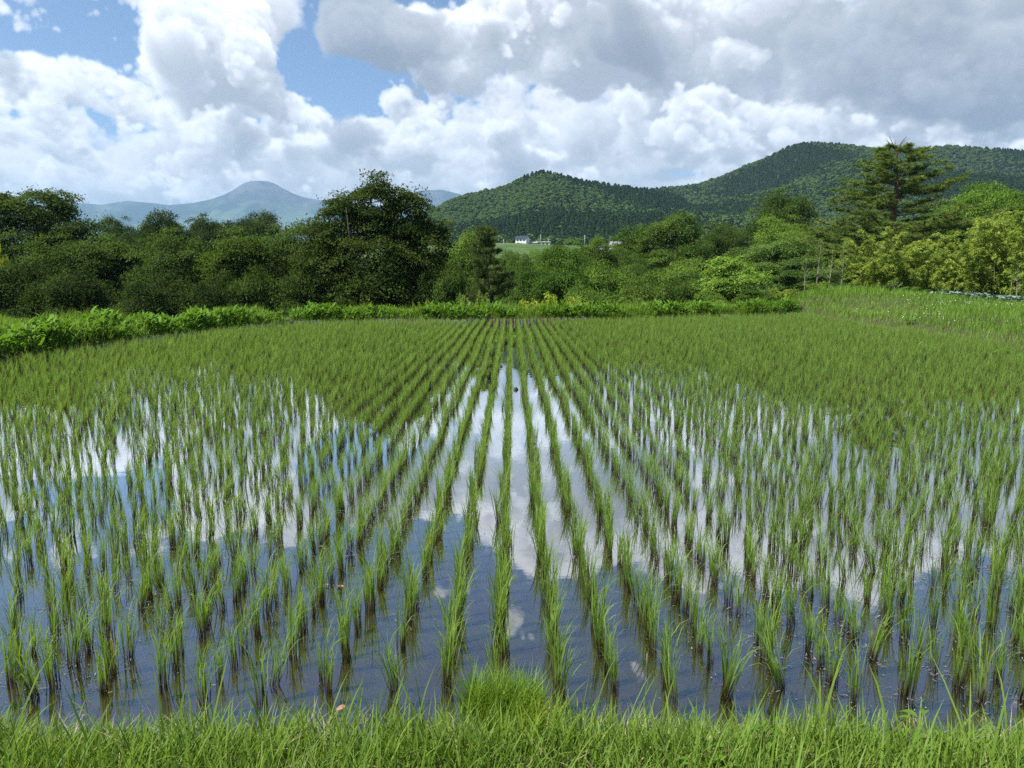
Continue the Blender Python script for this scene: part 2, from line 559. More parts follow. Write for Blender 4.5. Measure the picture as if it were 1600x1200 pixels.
def ground_mesh():
    xs = np.unique(np.concatenate((np.arange(-16, 32, 0.28), np.arange(-40, 60, 1.2), np.arange(-160, 200, 9.0),
                                   np.linspace(-900, 900, 41), np.linspace(-8800, 6800, 40)))).astype(float)
    ys = np.unique(np.concatenate((np.arange(1.2, 4.4, 0.11), np.arange(-3, 50, 0.4), np.arange(-12, 90, 1.5), np.arange(-30, 620, 9.0),
                                   np.linspace(-1400, 2400, 40), np.linspace(2500, 11300, 30)))).astype(float)
    xs = xs[np.concatenate(([True], np.diff(xs) > 0.06))]
    ys = ys[np.concatenate(([True], np.diff(ys) > 0.04))]
    X, Y = np.meshgrid(xs, ys)
    Z = ground_z(X, Y)
    nx, ny = len(xs), len(ys)
    i = (np.arange(ny - 1)[:, None] * nx + np.arange(nx - 1)[None]).ravel()
    f = np.stack((i, i + 1, i + nx + 1, i + nx), 1)
    return quads_mesh('ground', np.stack((X, Y, Z), -1).reshape(-1, 3), f, smooth=True)


m, n, out = material('ground_soil')
pos = n.new('ShaderNodeNewGeometry').outputs['Position']
f1, f2 = n.noise(pos, 2.2, 7, 0.65), n.noise(pos, 0.06, 3, 0.5)
soil = n.mix(n.rng(f1, 0.35, 0.65), (0.050, 0.040, 0.024), (0.060, 0.085, 0.026))
far_green = n.mix(n.rng(f2, 0.35, 0.65), (0.045, 0.085, 0.022), (0.080, 0.125, 0.036))
sp = n.new('ShaderNodeSeparateXYZ')
n.put(sp.inputs[0], pos)
soil = n.mix(n.rng(sp.outputs[1], 60.0, 160.0), soil, far_green)       # meadow in the valley
n.t.links.new(principled(n, soil, 0.95, 0.1, f1, 0.6, 0.05), out.inputs[0])
ground = link('ground', ground_mesh(), mat=m)
tag(ground, kind='structure')

# still water over dark mud
m, n, out = material('paddy_water')
pos = n.new('ShaderNodeNewGeometry').outputs['Position']
bump = n.new('ShaderNodeBump')
bump.inputs['Strength'].default_value, bump.inputs['Distance'].default_value = 0.035, 0.02
n.put(bump.inputs['Height'], n.noise(pos, 3.0, 3, 0.5))
fr = n.new('ShaderNodeFresnel')
fr.inputs['IOR'].default_value = 1.33
n.t.links.new(bump.outputs[0], fr.inputs['Normal'])
gl = n.new('ShaderNodeBsdfGlossy')
gl.inputs['Roughness'].default_value = 0.015
gl.inputs['Color'].default_value = (0.97, 0.98, 1.0, 1)
n.t.links.new(bump.outputs[0], gl.inputs['Normal'])
tp = n.new('ShaderNodeBsdfTransparent')
tp.inputs['Color'].default_value = (0.78, 0.66, 0.62, 1)               # peaty water
mx = n.new('ShaderNodeMixShader')
n.put(mx.inputs[0], n.m('ADD', n.rng(fr.outputs[0], 0.04, 0.24, 0.27, 0.86, smooth=False), n.rng(fr.outputs[0], 0.24, 1.0, 0.0, 0.13, smooth=False)))
n.t.links.new(tp.outputs[0], mx.inputs[1])
n.t.links.new(gl.outputs[0], mx.inputs[2])
n.t.links.new(mx.outputs[0], out.inputs[0])
M_WATER = m
ex = EDGE.copy()
c = ex.mean(0)
ex = c + (ex - c) * 1.012
me = bpy.data.meshes.new('paddy_water')
me.from_pydata([(x, y, 0.0) for x, y in ex], [], [tuple(range(len(ex)))])
tag(link('paddy_water', me, mat=M_WATER), kind='structure')


# ------------------------------------------------------------------ wooded hills and the far volcano
def lattice2(g, nx, ny, size):
    lat = g.standard_normal((ny // size + 6, nx // size + 6)).astype(np.float32)
    a = taps(lat, np.arange(ny) / size)
    return taps(np.ascontiguousarray(a.T), np.arange(nx) / size).T


def ridge_line(pts, y, drop_px=0.0):
    p = [at(px, py + drop_px, y) for px, py in pts]
    return np.array([q.x for q in p]), np.array([q.z for q in p])


def ridge(X, Y, pts, y0, front, back, base, drop_px=0.0, power=1.25, wander=None):
    lx, lz = ridge_line(pts, y0, drop_px)
    zr = np.interp(X, lx, lz, left=base, right=lz[-1])
    t = np.where(Y < y0, (y0 - Y) / front, (Y - y0) / back)
    return base + np.maximum(zr - base, 0) * (1 - np.clip(t, 0, 1.2) ** power)


def hill_field(X, Y, g):
    ny, nx = X.shape
    spur = np.abs(lattice2(g, nx, ny, 26)) * 1.2 + np.abs(lattice2(g, nx, ny, 12)) * 0.5 + 0.25 * lattice2(g, nx, ny, 6)
    a = ridge(X, Y, [(520, 400), (600, 352), (675, 324), (720, 302), (790, 287), (825, 270), (850, 265), (880, 272), (900, 279),
                     (960, 288), (1010, 294), (1080, 310), (1180, 345), (1300, 400)], 980, 400, 500, 23, 7, 1.15)
    b = ridge(X, Y, [(700, 400), (800, 340), (900, 300), (960, 291), (1010, 292), (1080, 285), (1120, 274), (1150, 262), (1200, 243),
                     (1235, 226), (1260, 222), (1320, 224), (1370, 231), (1410, 233), (1480, 222), (1540, 228), (1600, 232), (1720, 215), (1900, 250)],
              1320, 740, 700, 23, 6, 1.2)
    b2 = ridge(X, Y, [(1050, 420), (1150, 360), (1280, 318), (1400, 290), (1520, 268), (1640, 262), (1800, 280)], 1000, 420, 400, 23, 7, 1.1)
    z = np.maximum(np.maximum(a, b), b2)
    lift = np.clip((z - 26) / 60, 0, 1)
    crest = np.exp(-((Y - 980) / 90) ** 2) * (a >= b) + np.exp(-((Y - 1320) / 110) ** 2) * (b > a)
    return z - spur * 32 * lift * (1 - np.clip(crest, 0, 1) * 0.92)


hx, hy = np.arange(-330, 1500, 12.0), np.arange(555, 2100, 12.0)
HX, HY = np.meshgrid(hx, hy)
HZ = hill_field(HX, HY, np.random.default_rng(8))
i = (np.arange(len(hy) - 1)[:, None] * len(hx) + np.arange(len(hx) - 1)[None]).ravel()
me = quads_mesh('hill', np.stack((HX, HY, HZ), -1).reshape(-1, 3), np.stack((i, i + 1, i + len(hx) + 1, i + len(hx)), 1), smooth=True)
M_FLOOR = plain_material('forest_floor', (0.016, 0.030, 0.012), (0.035, 0.058, 0.020), 0.08)
tag(link('hill', me, mat=M_FLOOR), kind='structure')

# volcano and its shoulder, nine kilometres off
vx, vy = np.arange(-8200, 2600, 45.0), np.arange(5200, 11000, 60.0)
VX, VY = np.meshgrid(vx, vy)
g = np.random.default_rng(4)
va = ridge(VX, VY, [(-140, 335), (0, 318), (60, 309), (110, 311), (160, 316), (200, 309), (235, 312), (265, 316), (300, 313), (330, 307), (350, 300),
                    (366, 291), (380, 281), (391, 277), (404, 276.5), (418, 277), (430, 281), (443, 289), (458, 297), (476, 304), (500, 308), (560, 318),
                    (610, 318), (640, 300), (655, 293), (690, 291), (715, 297), (740, 306), (800, 330), (900, 400)], 9000, 3000, 1900, 30, 0, 0.66)
vb = ridge(VX, VY, [(60, 420), (110, 350), (150, 334), (175, 338), (230, 352), (330, 358), (430, 356), (520, 350), (620, 370), (720, 420)], 6400, 900, 1100, 30, 0, 1.0)
gul = np.abs(lattice2(g, len(vx), len(vy), 9)) * 60 + np.abs(lattice2(g, len(vx), len(vy), 4)) * 26 + 10 * lattice2(g, len(vx), len(vy), 2)
VZ = np.maximum(va, vb)
VZ = VZ - gul * np.clip((VZ - 60) / 400, 0, 1) * (1 - 0.9 * np.exp(-((VY - 9000) / 420) ** 2))
i = (np.arange(len(vy) - 1)[:, None] * len(vx) + np.arange(len(vx) - 1)[None]).ravel()
me = quads_mesh('mountain', np.stack((VX, VY, VZ), -1).reshape(-1, 3), np.stack((i, i + 1, i + len(vx) + 1, i + len(vx)), 1), smooth=True)
m, n, out = material('mountain_slopes')
pos = n.new('ShaderNodeNewGeometry').outputs['Position']
sp = n.new('ShaderNodeSeparateXYZ')
n.put(sp.inputs[0], pos)
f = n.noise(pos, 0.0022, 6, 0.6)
low = n.mix(n.rng(f, 0.44, 0.60), (0.020, 0.042, 0.035), (0.080, 0.120, 0.075))  # bluish dark slopes, low and high: some distance haze put into their colour
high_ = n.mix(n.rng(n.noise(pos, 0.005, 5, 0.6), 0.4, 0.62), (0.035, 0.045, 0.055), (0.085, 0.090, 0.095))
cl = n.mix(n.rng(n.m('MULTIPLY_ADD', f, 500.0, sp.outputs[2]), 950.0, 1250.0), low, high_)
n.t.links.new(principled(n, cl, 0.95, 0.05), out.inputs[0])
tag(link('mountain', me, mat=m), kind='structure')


# ------------------------------------------------------------------ plant builders (numpy, one mesh per part)
def unit(v):
    return v / np.maximum(np.linalg.norm(v, axis=-1, keepdims=True), 1e-9)


def leaf_quads(pos, nrm, size, g, aspect=0.55, axis=None):
    """one pointed four-corner leaf at each position"""
    k = len(pos)
    if axis is None:
        axis = unit(np.cross(nrm, g.standard_normal((k, 3))))
    side = unit(np.cross(nrm, axis))
    s = size[:, None]
    tip, tail = pos + axis * s * 0.62, pos - axis * s * 0.5
    l, r = pos + side * s * aspect * 0.5 + axis * s * 0.05, pos - side * s * aspect * 0.5 + axis * s * 0.05
    bend = nrm * s * 0.10
    v = np.stack((tail - bend, r, tip - bend, l), 1).reshape(-1, 3)
    return v, np.arange(4 * k).reshape(-1, 4)


def crown_mesh(name, lobes, clumps, per, leaf, seed, flat=0.26, mat=None, clump_r=(0.5, 1.0), droop=0.0, skin=0.62, tint_mid=0.45, aspect=0.55, topbias=0.12):
    """leaves in clumps spread through a crown made of ellipsoidal lobes (cx, cy, cz, rx, ry, rz)"""
    g = np.random.default_rng(seed)
    L = np.array(lobes, float)
    w = (L[:, 3] * L[:, 4] * L[:, 5]) ** (2 / 3)
    which = g.choice(len(L), clumps * 3, p=w / w.sum())
    d = unit(g.standard_normal((len(which), 3)))
    d[:, 2] = d[:, 2] + topbias
    d = unit(d)
    rad = skin + (1 - skin) * g.random(len(which)) ** 0.6
    c = L[which, :3] + d * L[which, 3:] * rad[:, None] * (1 + 0.13 * g.standard_normal((len(which), 1)))
    deep = np.zeros(len(which), bool)
    for j in range(len(L)):
        q = np.linalg.norm((c - L[j, :3]) / L[j, 3:], axis=1)
        deep |= q < skin * 0.93
    c, d = c[~deep][:clumps], d[~deep][:clumps]
    k = len(c)
    rc = g.uniform(*clump_r, k)
    up = np.array((0, 0, 1.0))
    cn = unit(0.95 * up + 0.55 * d + 0.22 * g.standard_normal((k, 3)))
    per_c = np.maximum((per * (rc / np.mean(clump_r)) ** 2).astype(int), 4)
    idx = np.repeat(np.arange(k), per_c)
    off = np.clip(g.standard_normal((len(idx), 3)) * 0.52, -1.15, 1.15)
    along = (off * cn[idx]).sum(1, keepdims=True) * cn[idx]
    off = (off - along) + along * flat
    r2 = np.linalg.norm(off, axis=1, keepdims=True)
    pos = c[idx] + off * rc[idx, None]
    pos[:, 2] -= droop * rc[idx] * r2[:, 0] ** 2
    nrm = unit(0.9 * cn[idx] + 0.35 * off + 0.55 * g.standard_normal((len(idx), 3)))
    v, f = leaf_quads(pos, nrm, leaf * g.uniform(0.6, 1.35, len(idx)), g, aspect)
    tint = np.clip(tint_mid + 0.24 * g.standard_normal(k)[idx] + 0.16 * g.standard_normal(len(idx)), 0, 1)
    me = quads_mesh(name, v, f, {'tint': np.repeat(tint, 4)})
    me.materials.append(mat or M_CROWN)
    return me, c


def trunk_mesh(name, height, r0, targets, seed, mat=None, lean=0.0, fork=0.35, stems=1):
    """tapered trunk with limbs curving out to points of the crown"""
    g = random.Random(seed)
    s = Shape()
    for k in range(stems):
        a = 6.28 * k / max(stems, 1) + g.random()
        off = 0.0 if stems == 1 else r0 * 1.6
        top = Vector((lean + g.uniform(-.2, .2) + off * 5 * math.cos(a), g.uniform(-.3, .3) + off * 5 * math.sin(a), height))
        foot = Vector((off * math.cos(a), off * math.sin(a), -0.4))
        pts = [foot.lerp(top, t) + Vector((g.uniform(-.06, .06), g.uniform(-.06, .06), 0)) * height * 0.15 * (1 if 0 < t < 1 else 0)
               for t in (0, .08, .25, .45, .65, .85, 1.0)]
        q = r0 if stems == 1 else r0 * 0.7
        s.tube(pts, [q * 1.5, q * 1.1, q * .92, q * .75, q * .5, q * .28, q * .08], 9)
        for t in targets[k::stems]:
            t = Vector(t)
            h = min(max(fork, g.uniform(0.45, 0.8) * t.z / height), 0.86)
            i = h * 6
            lo = foot.lerp(top, h)
            mid = lo.lerp(t, 0.5) + Vector((0, 0, -0.12 * (t - lo).length * g.uniform(0.2, 1)))
            rr = q * max(0.16, 0.55 * (1 - h))
            s.tube([lo, lo.lerp(mid, .55), mid, mid.lerp(t, .55), t], [rr, rr * .8, rr * .6, rr * .4, rr * .12], 6, False)
    return s.mesh(name, mat or M_BARK, True)


def lobes_round(w, h, z0, n, seed, top=0.85):
    """irregular rounded crown: width w, from z0 to h"""
    g = random.Random(seed)
    out = [(0, 0, (z0 + h) / 2, w * 0.33, w * 0.33, (h - z0) * 0.42)]
    for k in range(n):
        a, t = 6.283 * (k + g.random() * .8) / n * 1.9, (k + .5) / n
        z = z0 + (h - z0) * (0.18 + 0.68 * t)
        rr = w * 0.5 * math.sqrt(max(0.05, 1 - (max(t - 0.25, 0) / 0.85) ** 2)) * g.uniform(0.50, 0.92)
        s = w * g.uniform(0.11, 0.25)
        out.append((rr * math.cos(a), rr * math.sin(a), z, s, s, s * g.uniform(0.6, 0.85)))
    return out


class Kind:
    def __init__(self, crown, trunk):
        self.crown, self.trunk = crown, trunk
        co = np.zeros(len(crown.vertices) * 3, np.float32)
        crown.vertices.foreach_get('co', co)
        co = co.reshape(-1, 3)
        lo, hi = np.percentile(co, 1.0, axis=0), np.percentile(co, 99.0, axis=0)
        self.size = (float(max(hi[0] - lo[0], hi[1] - lo[1])), float(np.percentile(co[:, 2], 99.7)))


def broadleaf(name, w, h, z0, n, seed, clumps=330, per=150, leaf=0.150, r0=0.2, stems=1, **kw):
    lob = lobes_round(w, h, z0, n, seed)
    cm, c = crown_mesh('crown_' + name, lob, clumps, per, leaf, seed, **kw)
    g = random.Random(seed)
    tg = [(l[0] * .8, l[1] * .8, l[2]) for l in lob[1:]] + [tuple(c[g.randrange(len(c))] * np.array((.9, .9, .97))) for _ in range(10)]
    return Kind(cm, trunk_mesh('trunk_' + name, h * 0.86, r0, tg, seed, stems=stems))


def plant_tree(kind, name, loc, label, cat='tree', group=None, rz=0.0, scale=1.0, color=(1, 1, 1)):
    r = empty(name, loc, rz, scale)
    tag(r, label, cat, group)
    link('trunk', kind.trunk, r)
    link('crown', kind.crown, r, color=color)
    return r


def needle_tufts(pos, axis, g, per, length, width):
    """bristling tufts of pine needles"""
    idx = np.repeat(np.arange(len(pos)), per)
    d = unit(0.75 * axis[idx] + 0.8 * g.standard_normal((len(idx), 3)) + np.array((0, 0, 0.25)))
    side = unit(np.cross(d, g.standard_normal((len(idx), 3)))) * width * 0.5
    l = (length * g.uniform(0.7, 1.2, len(idx)))[:, None]
    p = pos[idx]
    v = np.stack((p - side, p + side, p + d * l), 1).reshape(-1, 3)
    return v, np.arange(len(v)).reshape(-1, 3), np.repeat(np.clip(0.45 + 0.2 * g.standard_normal(len(pos))[idx] + 0.12 * g.standard_normal(len(idx)), 0, 1), 3)


def pine(name, h, spread, seed, whorls=13, z_first=0.22, r0=0.16, per=22, lift=0.35, twigs=9, needle=0.19, bark=None, tip=0.0, gapy=0.0, lean=0.0):
    g = random.Random(seed)
    gn = np.random.default_rng(seed)
    s = Shape()
    pts = [Vector((lean * t * t + 0.12 * math.sin(5 * t + seed), 0.1 * math.cos(4 * t), h * t - 0.3 * (t == 0))) for t in np.linspace(0, 1, 9)]
    s.tube(pts, [r0 * (1.25 - 1.2 * t) + 0.012 for t in np.linspace(0, 1, 9)], 8)
    tp, ta = [], []
    for w in range(whorls):
        t = z_first + (1 - z_first) * (w + g.uniform(0, .6)) / whorls
        if t > 0.98:
            continue
        root = Vector((lean * t * t + 0.12 * math.sin(5 * t + seed), 0.1 * math.cos(4 * t), h * t))
        reach = spread * (1.0 - ((t - z_first) / (1 - z_first)) ** 1.25 * 0.86) * (0.8 + 0.2 * math.sin(3 * w))
        nb = g.choice((3, 4, 4, 5))
        for b in range(nb):
            if g.random() < gapy:
                continue
            a = 6.283 * (b + g.uniform(-.25, .25)) / nb + w * 1.1
            ln = reach * g.uniform(0.65, 1.1)
            dirv = Vector((math.cos(a), math.sin(a), 0))
            p = [root + dirv * ln * q + Vector((0, 0, lift * ln * (0.15 * q + 0.55 * q * q) - 0.1 * ln * q * (1 - q) * 2)) for q in (0, .25, .5, .75, 1)]
            rr = max(0.015, r0 * 0.36 * (1.1 - t))
            s.tube(p, [rr, rr * .8, rr * .6, rr * .4, rr * .15], 5, False)
            nt = max(3, int(twigs * (0.4 + ln / spread)))
            for k in range(nt):
                q = 0.22 + 0.78 * (k + g.random()) / nt
                i = min(int(q * 4), 3)
                base = p[i].lerp(p[i + 1], q * 4 - i)
                sgn = -1 if k % 2 else 1
                sd_ = Vector((-dirv.y, dirv.x, 0)) * sgn
                tl = ln * 0.34 * g.uniform(0.5, 1.1) * (1.15 - q * 0.6)
                end = base + (dirv * 0.7 + sd_ * g.uniform(.3, 1.0)).normalized() * tl + Vector((0, 0, tl * g.uniform(0.05, 0.5)))
                s.tube([base, base.lerp(end, .5), end], [rr * .3, rr * .22, rr * .1], 4, False)
                m_ = max(4, int(tl / 0.075))
                for u in range(m_):
                    x = 0.3 + 0.7 * (u + g.random()) / m_
                    tp.append(base.lerp(end, x) + Vector((g.gauss(0, .05), g.gauss(0, .05), g.gauss(0, .04))))
                    ta.append((end - base).normalized() + Vector((0, 0, .35)))
            tp.append(p[-1]); ta.append(dirv + Vector((0, 0, .8)))
    if tip:
        for k in range(7):
            a = k * 2.4
            s.tube([(lean, 0, h * .97), (lean + .35 * math.cos(a), .35 * math.sin(a), h + tip * .5), (lean + .5 * math.cos(a), .5 * math.sin(a), h + tip * g.uniform(.6, 1))],
                   [.02, .014, .006], 4, False)
    v, f, tint = needle_tufts(np.array(tp), unit(np.array(ta)), gn, per, needle, needle * 0.12)
    cm = quads_mesh('crown_' + name, v, f, {'tint': tint})
    cm.materials.append(M_NEEDLE)
    return Kind(cm, s.mesh('trunk_' + name, bark or M_REDBARK, True))


def bamboo(name, h, spread, culms, seed, sprays=34, per=30, leaf=0.165, mat=None):
    """a stand of arching culms with hanging sprays of narrow leaves"""
    g = random.Random(seed)
    gn = np.random.default_rng(seed)
    s = Shape()
    pos, ax, col = [], [], []
    for k in range(culms):
        a, r = g.uniform(0, 6.28), spread * 0.36 * math.sqrt(g.random())
        foot = Vector((r * math.cos(a), r * math.sin(a), -0.2))
        a2 = a + g.uniform(-.7, .7)
        hh = h * g.uniform(0.42, 1.0)
        out_ = spread * g.uniform(0.12, 0.45)
        P_ = [foot + Vector((math.cos(a2) * out_ * t ** 2.4, math.sin(a2) * out_ * t ** 2.4, hh * (t - 0.10 * t ** 4))) for t in np.linspace(0, 1, 9)]
        s.tube(P_, [0.026 * (1.05 - t) + 0.004 for t in np.linspace(0, 1, 9)], 5, False)
        shade = g.gauss(0, .14)
        for q in range(sprays):
            t = 0.16 + 0.84 * ((q + g.random()) / sprays) ** 0.85
            i = min(int(t * 8), 7)
            base = P_[i].lerp(P_[i + 1], t * 8 - i)
            aa = g.uniform(0, 6.28)
            ln = g.uniform(0.25, 0.75) * (1.25 - 0.75 * t) * min(1.0, h / 4)
            for u in range(per):
                x = g.random() ** 0.7
                pos.append(base + Vector((math.cos(aa) * ln * x, math.sin(aa) * ln * x, 0.28 * ln * x - 0.36 * ln * x * x + g.gauss(0, .05))) + Vector((g.gauss(0, .05), g.gauss(0, .05), 0)))
                ax.append(Vector((math.cos(aa) + g.gauss(0, .55), math.sin(aa) + g.gauss(0, .55), -0.45 + g.gauss(0, .35))))
                col.append(0.5 + shade + g.gauss(0, .16))
    pos, ax = np.array(pos), unit(np.array(ax))
    nrm = unit(np.cross(ax, gn.standard_normal(ax.shape)) + np.array((0, 0, .5)))
    v, f = leaf_quads(pos, nrm, leaf * gn.uniform(.6, 1.25, len(pos)), gn, 0.24, ax)
    cm = quads_mesh('crown_' + name, v, f, {'tint': np.repeat(np.clip(col, 0, 1), 4)})
    cm.materials.append(mat or M_BAMBOO)
    return Kind(cm, s.mesh('stems_' + name, M_CULM, True))


def blades(roots, g, length, width, lean=(0.05, 0.5), droop=(0.2, 1.2), segs=4, sheath=0.0, face_up=0.0):
    """arching grass blades: roots (N,3); returns verts, quads, tint, height along blade"""
    k = len(roots)
    a = g.uniform(0, 2 * math.pi, k)
    dirv = np.stack((np.cos(a), np.sin(a), np.zeros(k)), 1)
    ln = length if isinstance(length, np.ndarray) else np.full(k, length)
    th0 = g.uniform(*lean, k)
    dr = g.uniform(*droop, k)
    side = np.stack((-np.sin(a), np.cos(a), np.zeros(k)), 1)
    tw = g.uniform(-0.9, 0.9, k)[:, None]
    side = unit(side + dirv * tw * 0.8)
    t = np.linspace(0, 1, segs + 1)
    p = roots.copy()
    V, H = [], []
    wprof = np.interp(t, (0, 0.12, 0.45, 0.8, 1.0), (0.55, 0.85, 1.0, 0.62, 0.04))
    for j in range(segs + 1):
        hw = (width * wprof[j] * 0.5)
        hw = hw[:, None] if isinstance(hw, np.ndarray) else hw
        V.append(np.stack((p - side * hw, p + side * hw), 1))
        H.append(np.full((k, 2), t[j]))
        th = th0 + dr * t[j] ** 1.6 * (1.0 if sheath == 0 else np.clip((t[j] - sheath) / (1 - sheath), 0, 1) * 1.5)
        step = ln / segs
        p = p + (dirv * np.sin(th)[:, None] + np.array((0, 0, 1.0)) * np.cos(th)[:, None]) * step[:, None]
    V = np.stack(V, 1)                                       # k, segs+1, 2, 3
    n_ = (segs + 1) * 2
    base = (np.arange(k) * n_)[:, None, None]
    j = np.arange(segs)[None, :, None] * 2
    f = (base + j + np.array((0, 1, 3, 2))[None, None, :]).reshape(-1, 4)
    return V.reshape(-1, 3), f, np.stack(H, 1).reshape(-1)


def blade_mesh(name, roots, g, mat, tint=None, spread=0.2, **kw):
    v, f, h = blades(roots, g, **kw)
    n_ = len(v) // len(roots)
    tt = np.clip((0.45 if tint is None else tint) + spread * g.standard_normal(len(roots)), 0, 1)
    me = quads_mesh(name, v, f, {'tint': np.repeat(tt, n_), 'height': h}, smooth=True)
    me.materials.append(mat)
    return me


def scatter(name, pts, rot, scl, variant, collection, kind='stuff', label=None):
    """copies of a few plants on many points, as ONE object"""
    me = bpy.data.meshes.new(name)
    me.vertices.add(len(pts))
    me.vertices.foreach_set('co', np.asarray(pts, np.float32).ravel())
    for nm, ty, data in (('turn', 'FLOAT_VECTOR', rot), ('size', 'FLOAT_VECTOR', scl)):
        a = me.attributes.new(nm, ty, 'POINT')
        a.data.foreach_set('vector', np.asarray(data, np.float32).ravel())
    a = me.attributes.new('variant', 'INT', 'POINT')
    a.data.foreach_set('value', np.asarray(variant, np.int32))
    o = link(name, me)
    ng = bpy.data.node_groups.new(name + '_scatter', 'GeometryNodeTree')
    ng.interface.new_socket('Geometry', in_out='INPUT', socket_type='NodeSocketGeometry')
    ng.interface.new_socket('Geometry', in_out='OUTPUT', socket_type='NodeSocketGeometry')
    N_ = ng.nodes
    gi, go, ip, ci = N_.new('NodeGroupInput'), N_.new('NodeGroupOutput'), N_.new('GeometryNodeInstanceOnPoints'), N_.new('GeometryNodeCollectionInfo')
    ci.inputs['Collection'].default_value = collection
    ci.inputs['Separate Children'].default_value = True
    ci.inputs['Reset Children'].default_value = True

    def named(nm, ty):
        q = N_.new('GeometryNodeInputNamedAttribute')
        q.data_type = ty
        q.inputs['Name'].default_value = nm
        return q.outputs[0]
    er = N_.new('FunctionNodeEulerToRotation')
    lk = ng.links.new
    lk(named('turn', 'FLOAT_VECTOR'), er.inputs[0])
    lk(gi.outputs[0], ip.inputs['Points'])
    lk(ci.outputs[0], ip.inputs['Instance'])
    ip.inputs['Pick Instance'].default_value = True
    lk(named('variant', 'INT'), ip.inputs['Instance Index'])
    lk(er.outputs[0], ip.inputs['Rotation'])
    lk(named('size', 'FLOAT_VECTOR'), ip.inputs['Scale'])
    lk(ip.outputs[0], go.inputs[0])
    md = o.modifiers.new('scatter', 'NODES')
    md.node_group = ng
    tag(o, label, kind=kind)
    return o


def stock(name, meshes):
    """an unlinked collection of source plants for scatter()"""
    c = bpy.data.collections.new(name)
    for i, me in enumerate(meshes):
        c.objects.link(bpy.data.objects.new('%s_%02d' % (name, i), me))
    return c


# ------------------------------------------------------------------ forest on the hills (a wood that reads as one mass)
def hill_tree(seed, conifer):
    g = np.random.default_rng(seed)
    k = 150
    t = g.random(k) ** (0.8 if conifer else 0.55)
    a = g.uniform(0, 6.283, k)
    if conifer:
        r, z = 0.32 * (1 - t) ** 0.85 + 0.03, 0.12 + 0.88 * t
    else:
        r, z = 0.42 * np.sqrt(np.clip(1 - (1.9 * (t - 0.45)) ** 2, 0.02, 1)), 0.2 + 0.68 * t
    r = r * g.uniform(0.75, 1.12, k)
    pos = np.stack((r * np.cos(a), r * np.sin(a), z), 1)
    nrm = unit(np.stack((np.cos(a), np.sin(a), np.full(k, 0.55 if conifer else 0.9) + t), 1) + 0.45 * g.standard_normal((k, 3)))
    v, f = leaf_quads(pos, nrm, 0.20 * g.uniform(0.7, 1.3, k), g, 0.8)
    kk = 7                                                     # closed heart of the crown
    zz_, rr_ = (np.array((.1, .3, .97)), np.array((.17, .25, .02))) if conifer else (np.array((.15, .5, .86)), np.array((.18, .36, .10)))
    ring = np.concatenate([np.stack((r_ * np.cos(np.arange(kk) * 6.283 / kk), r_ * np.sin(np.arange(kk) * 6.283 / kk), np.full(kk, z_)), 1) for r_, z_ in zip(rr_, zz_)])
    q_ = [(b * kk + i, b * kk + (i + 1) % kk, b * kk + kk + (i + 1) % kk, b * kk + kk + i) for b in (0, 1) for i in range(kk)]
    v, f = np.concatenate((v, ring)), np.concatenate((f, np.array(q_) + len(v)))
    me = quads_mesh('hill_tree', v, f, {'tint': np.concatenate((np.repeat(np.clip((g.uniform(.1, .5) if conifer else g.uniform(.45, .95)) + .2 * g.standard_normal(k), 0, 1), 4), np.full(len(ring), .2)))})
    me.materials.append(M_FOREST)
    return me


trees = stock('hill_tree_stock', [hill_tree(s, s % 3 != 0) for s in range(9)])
g = np.random.default_rng(15)
N_TRY = 95000
hxp, hyp = g.uniform(-320, 1480, N_TRY), g.uniform(568, 1480, N_TRY)
gi_, gj_ = np.clip((hxp - hx[0]) / 12, 0, len(hx) - 1.01), np.clip((hyp - hy[0]) / 12, 0, len(hy) - 1.01)
i0, j0 = gi_.astype(int), gj_.astype(int)
fi, fj = gi_ - i0, gj_ - j0
hz = (HZ[j0, i0] * (1 - fi) + HZ[j0, i0 + 1] * fi) * (1 - fj) + (HZ[j0 + 1, i0] * (1 - fi) + HZ[j0 + 1, i0 + 1] * fi) * fj
bear = hxp / hyp * F_PX + 800
ok = (hz > 24.0) & (bear > 520) & (bear < 1720)
pts = np.stack((hxp, hyp, hz - 0.4), 1)[ok]
k = len(pts)
patch = np.sin(pts[:, 0] / 63 + 1.3 * np.sin(pts[:, 1] / 80)) + np.sin(pts[:, 1] / 51 + pts[:, 0] / 140) + 0.45 * g.standard_normal(k)
var = np.where(patch > 0.1, g.choice([1, 2, 4, 5, 7, 8], k), g.choice([0, 3, 6], k))
ht = (5.0 + 5.0 * g.random(k) ** 1.4) * np.where(patch > -0.5, 1.0, 0.85)
wd = ht * g.uniform(0.85, 1.25, k)
scatter('hill_forest', pts, np.stack((0 * ht, 0 * ht, g.uniform(0, 6.28, k)), 1), np.stack((wd, wd, ht), 1), var, trees,
        label='dense dark green forest of conifers covering the hills')
print('hill trees', k)

# ------------------------------------------------------------------ the wood beyond the paddy
ROUND = [broadleaf('a', 7.4, 8.4, 1.2, 11, 1), broadleaf('b', 6.6, 7.6, 0.9, 10, 2, leaf=0.135), broadleaf('c', 8.2, 7.2, 0.7, 12, 3, 370),
         broadleaf('d', 5.4, 9.0, 0.9, 11, 4, 300, stems=2), broadleaf('e', 7.0, 6.2, 0.3, 10, 5, 320, leaf=0.15, stems=3, r0=0.14)]
SHRUB = [broadleaf('f', 4.4, 3.6, 0.05, 9, 21, 380, 46, 0.13, 0.07, 4, clump_r=(.22, .45)),
         broadleaf('g', 3.8, 3.0, 0.0, 8, 22, 340, 46, 0.14, 0.06, 3, clump_r=(.22, .42))]
LAYERED = broadleaf('h', 5.4, 5.2, 0.4, 12, 31, 380, 70, 0.15, 0.1, 2, flat=0.14, clump_r=(.35, .75), tint_mid=.6)
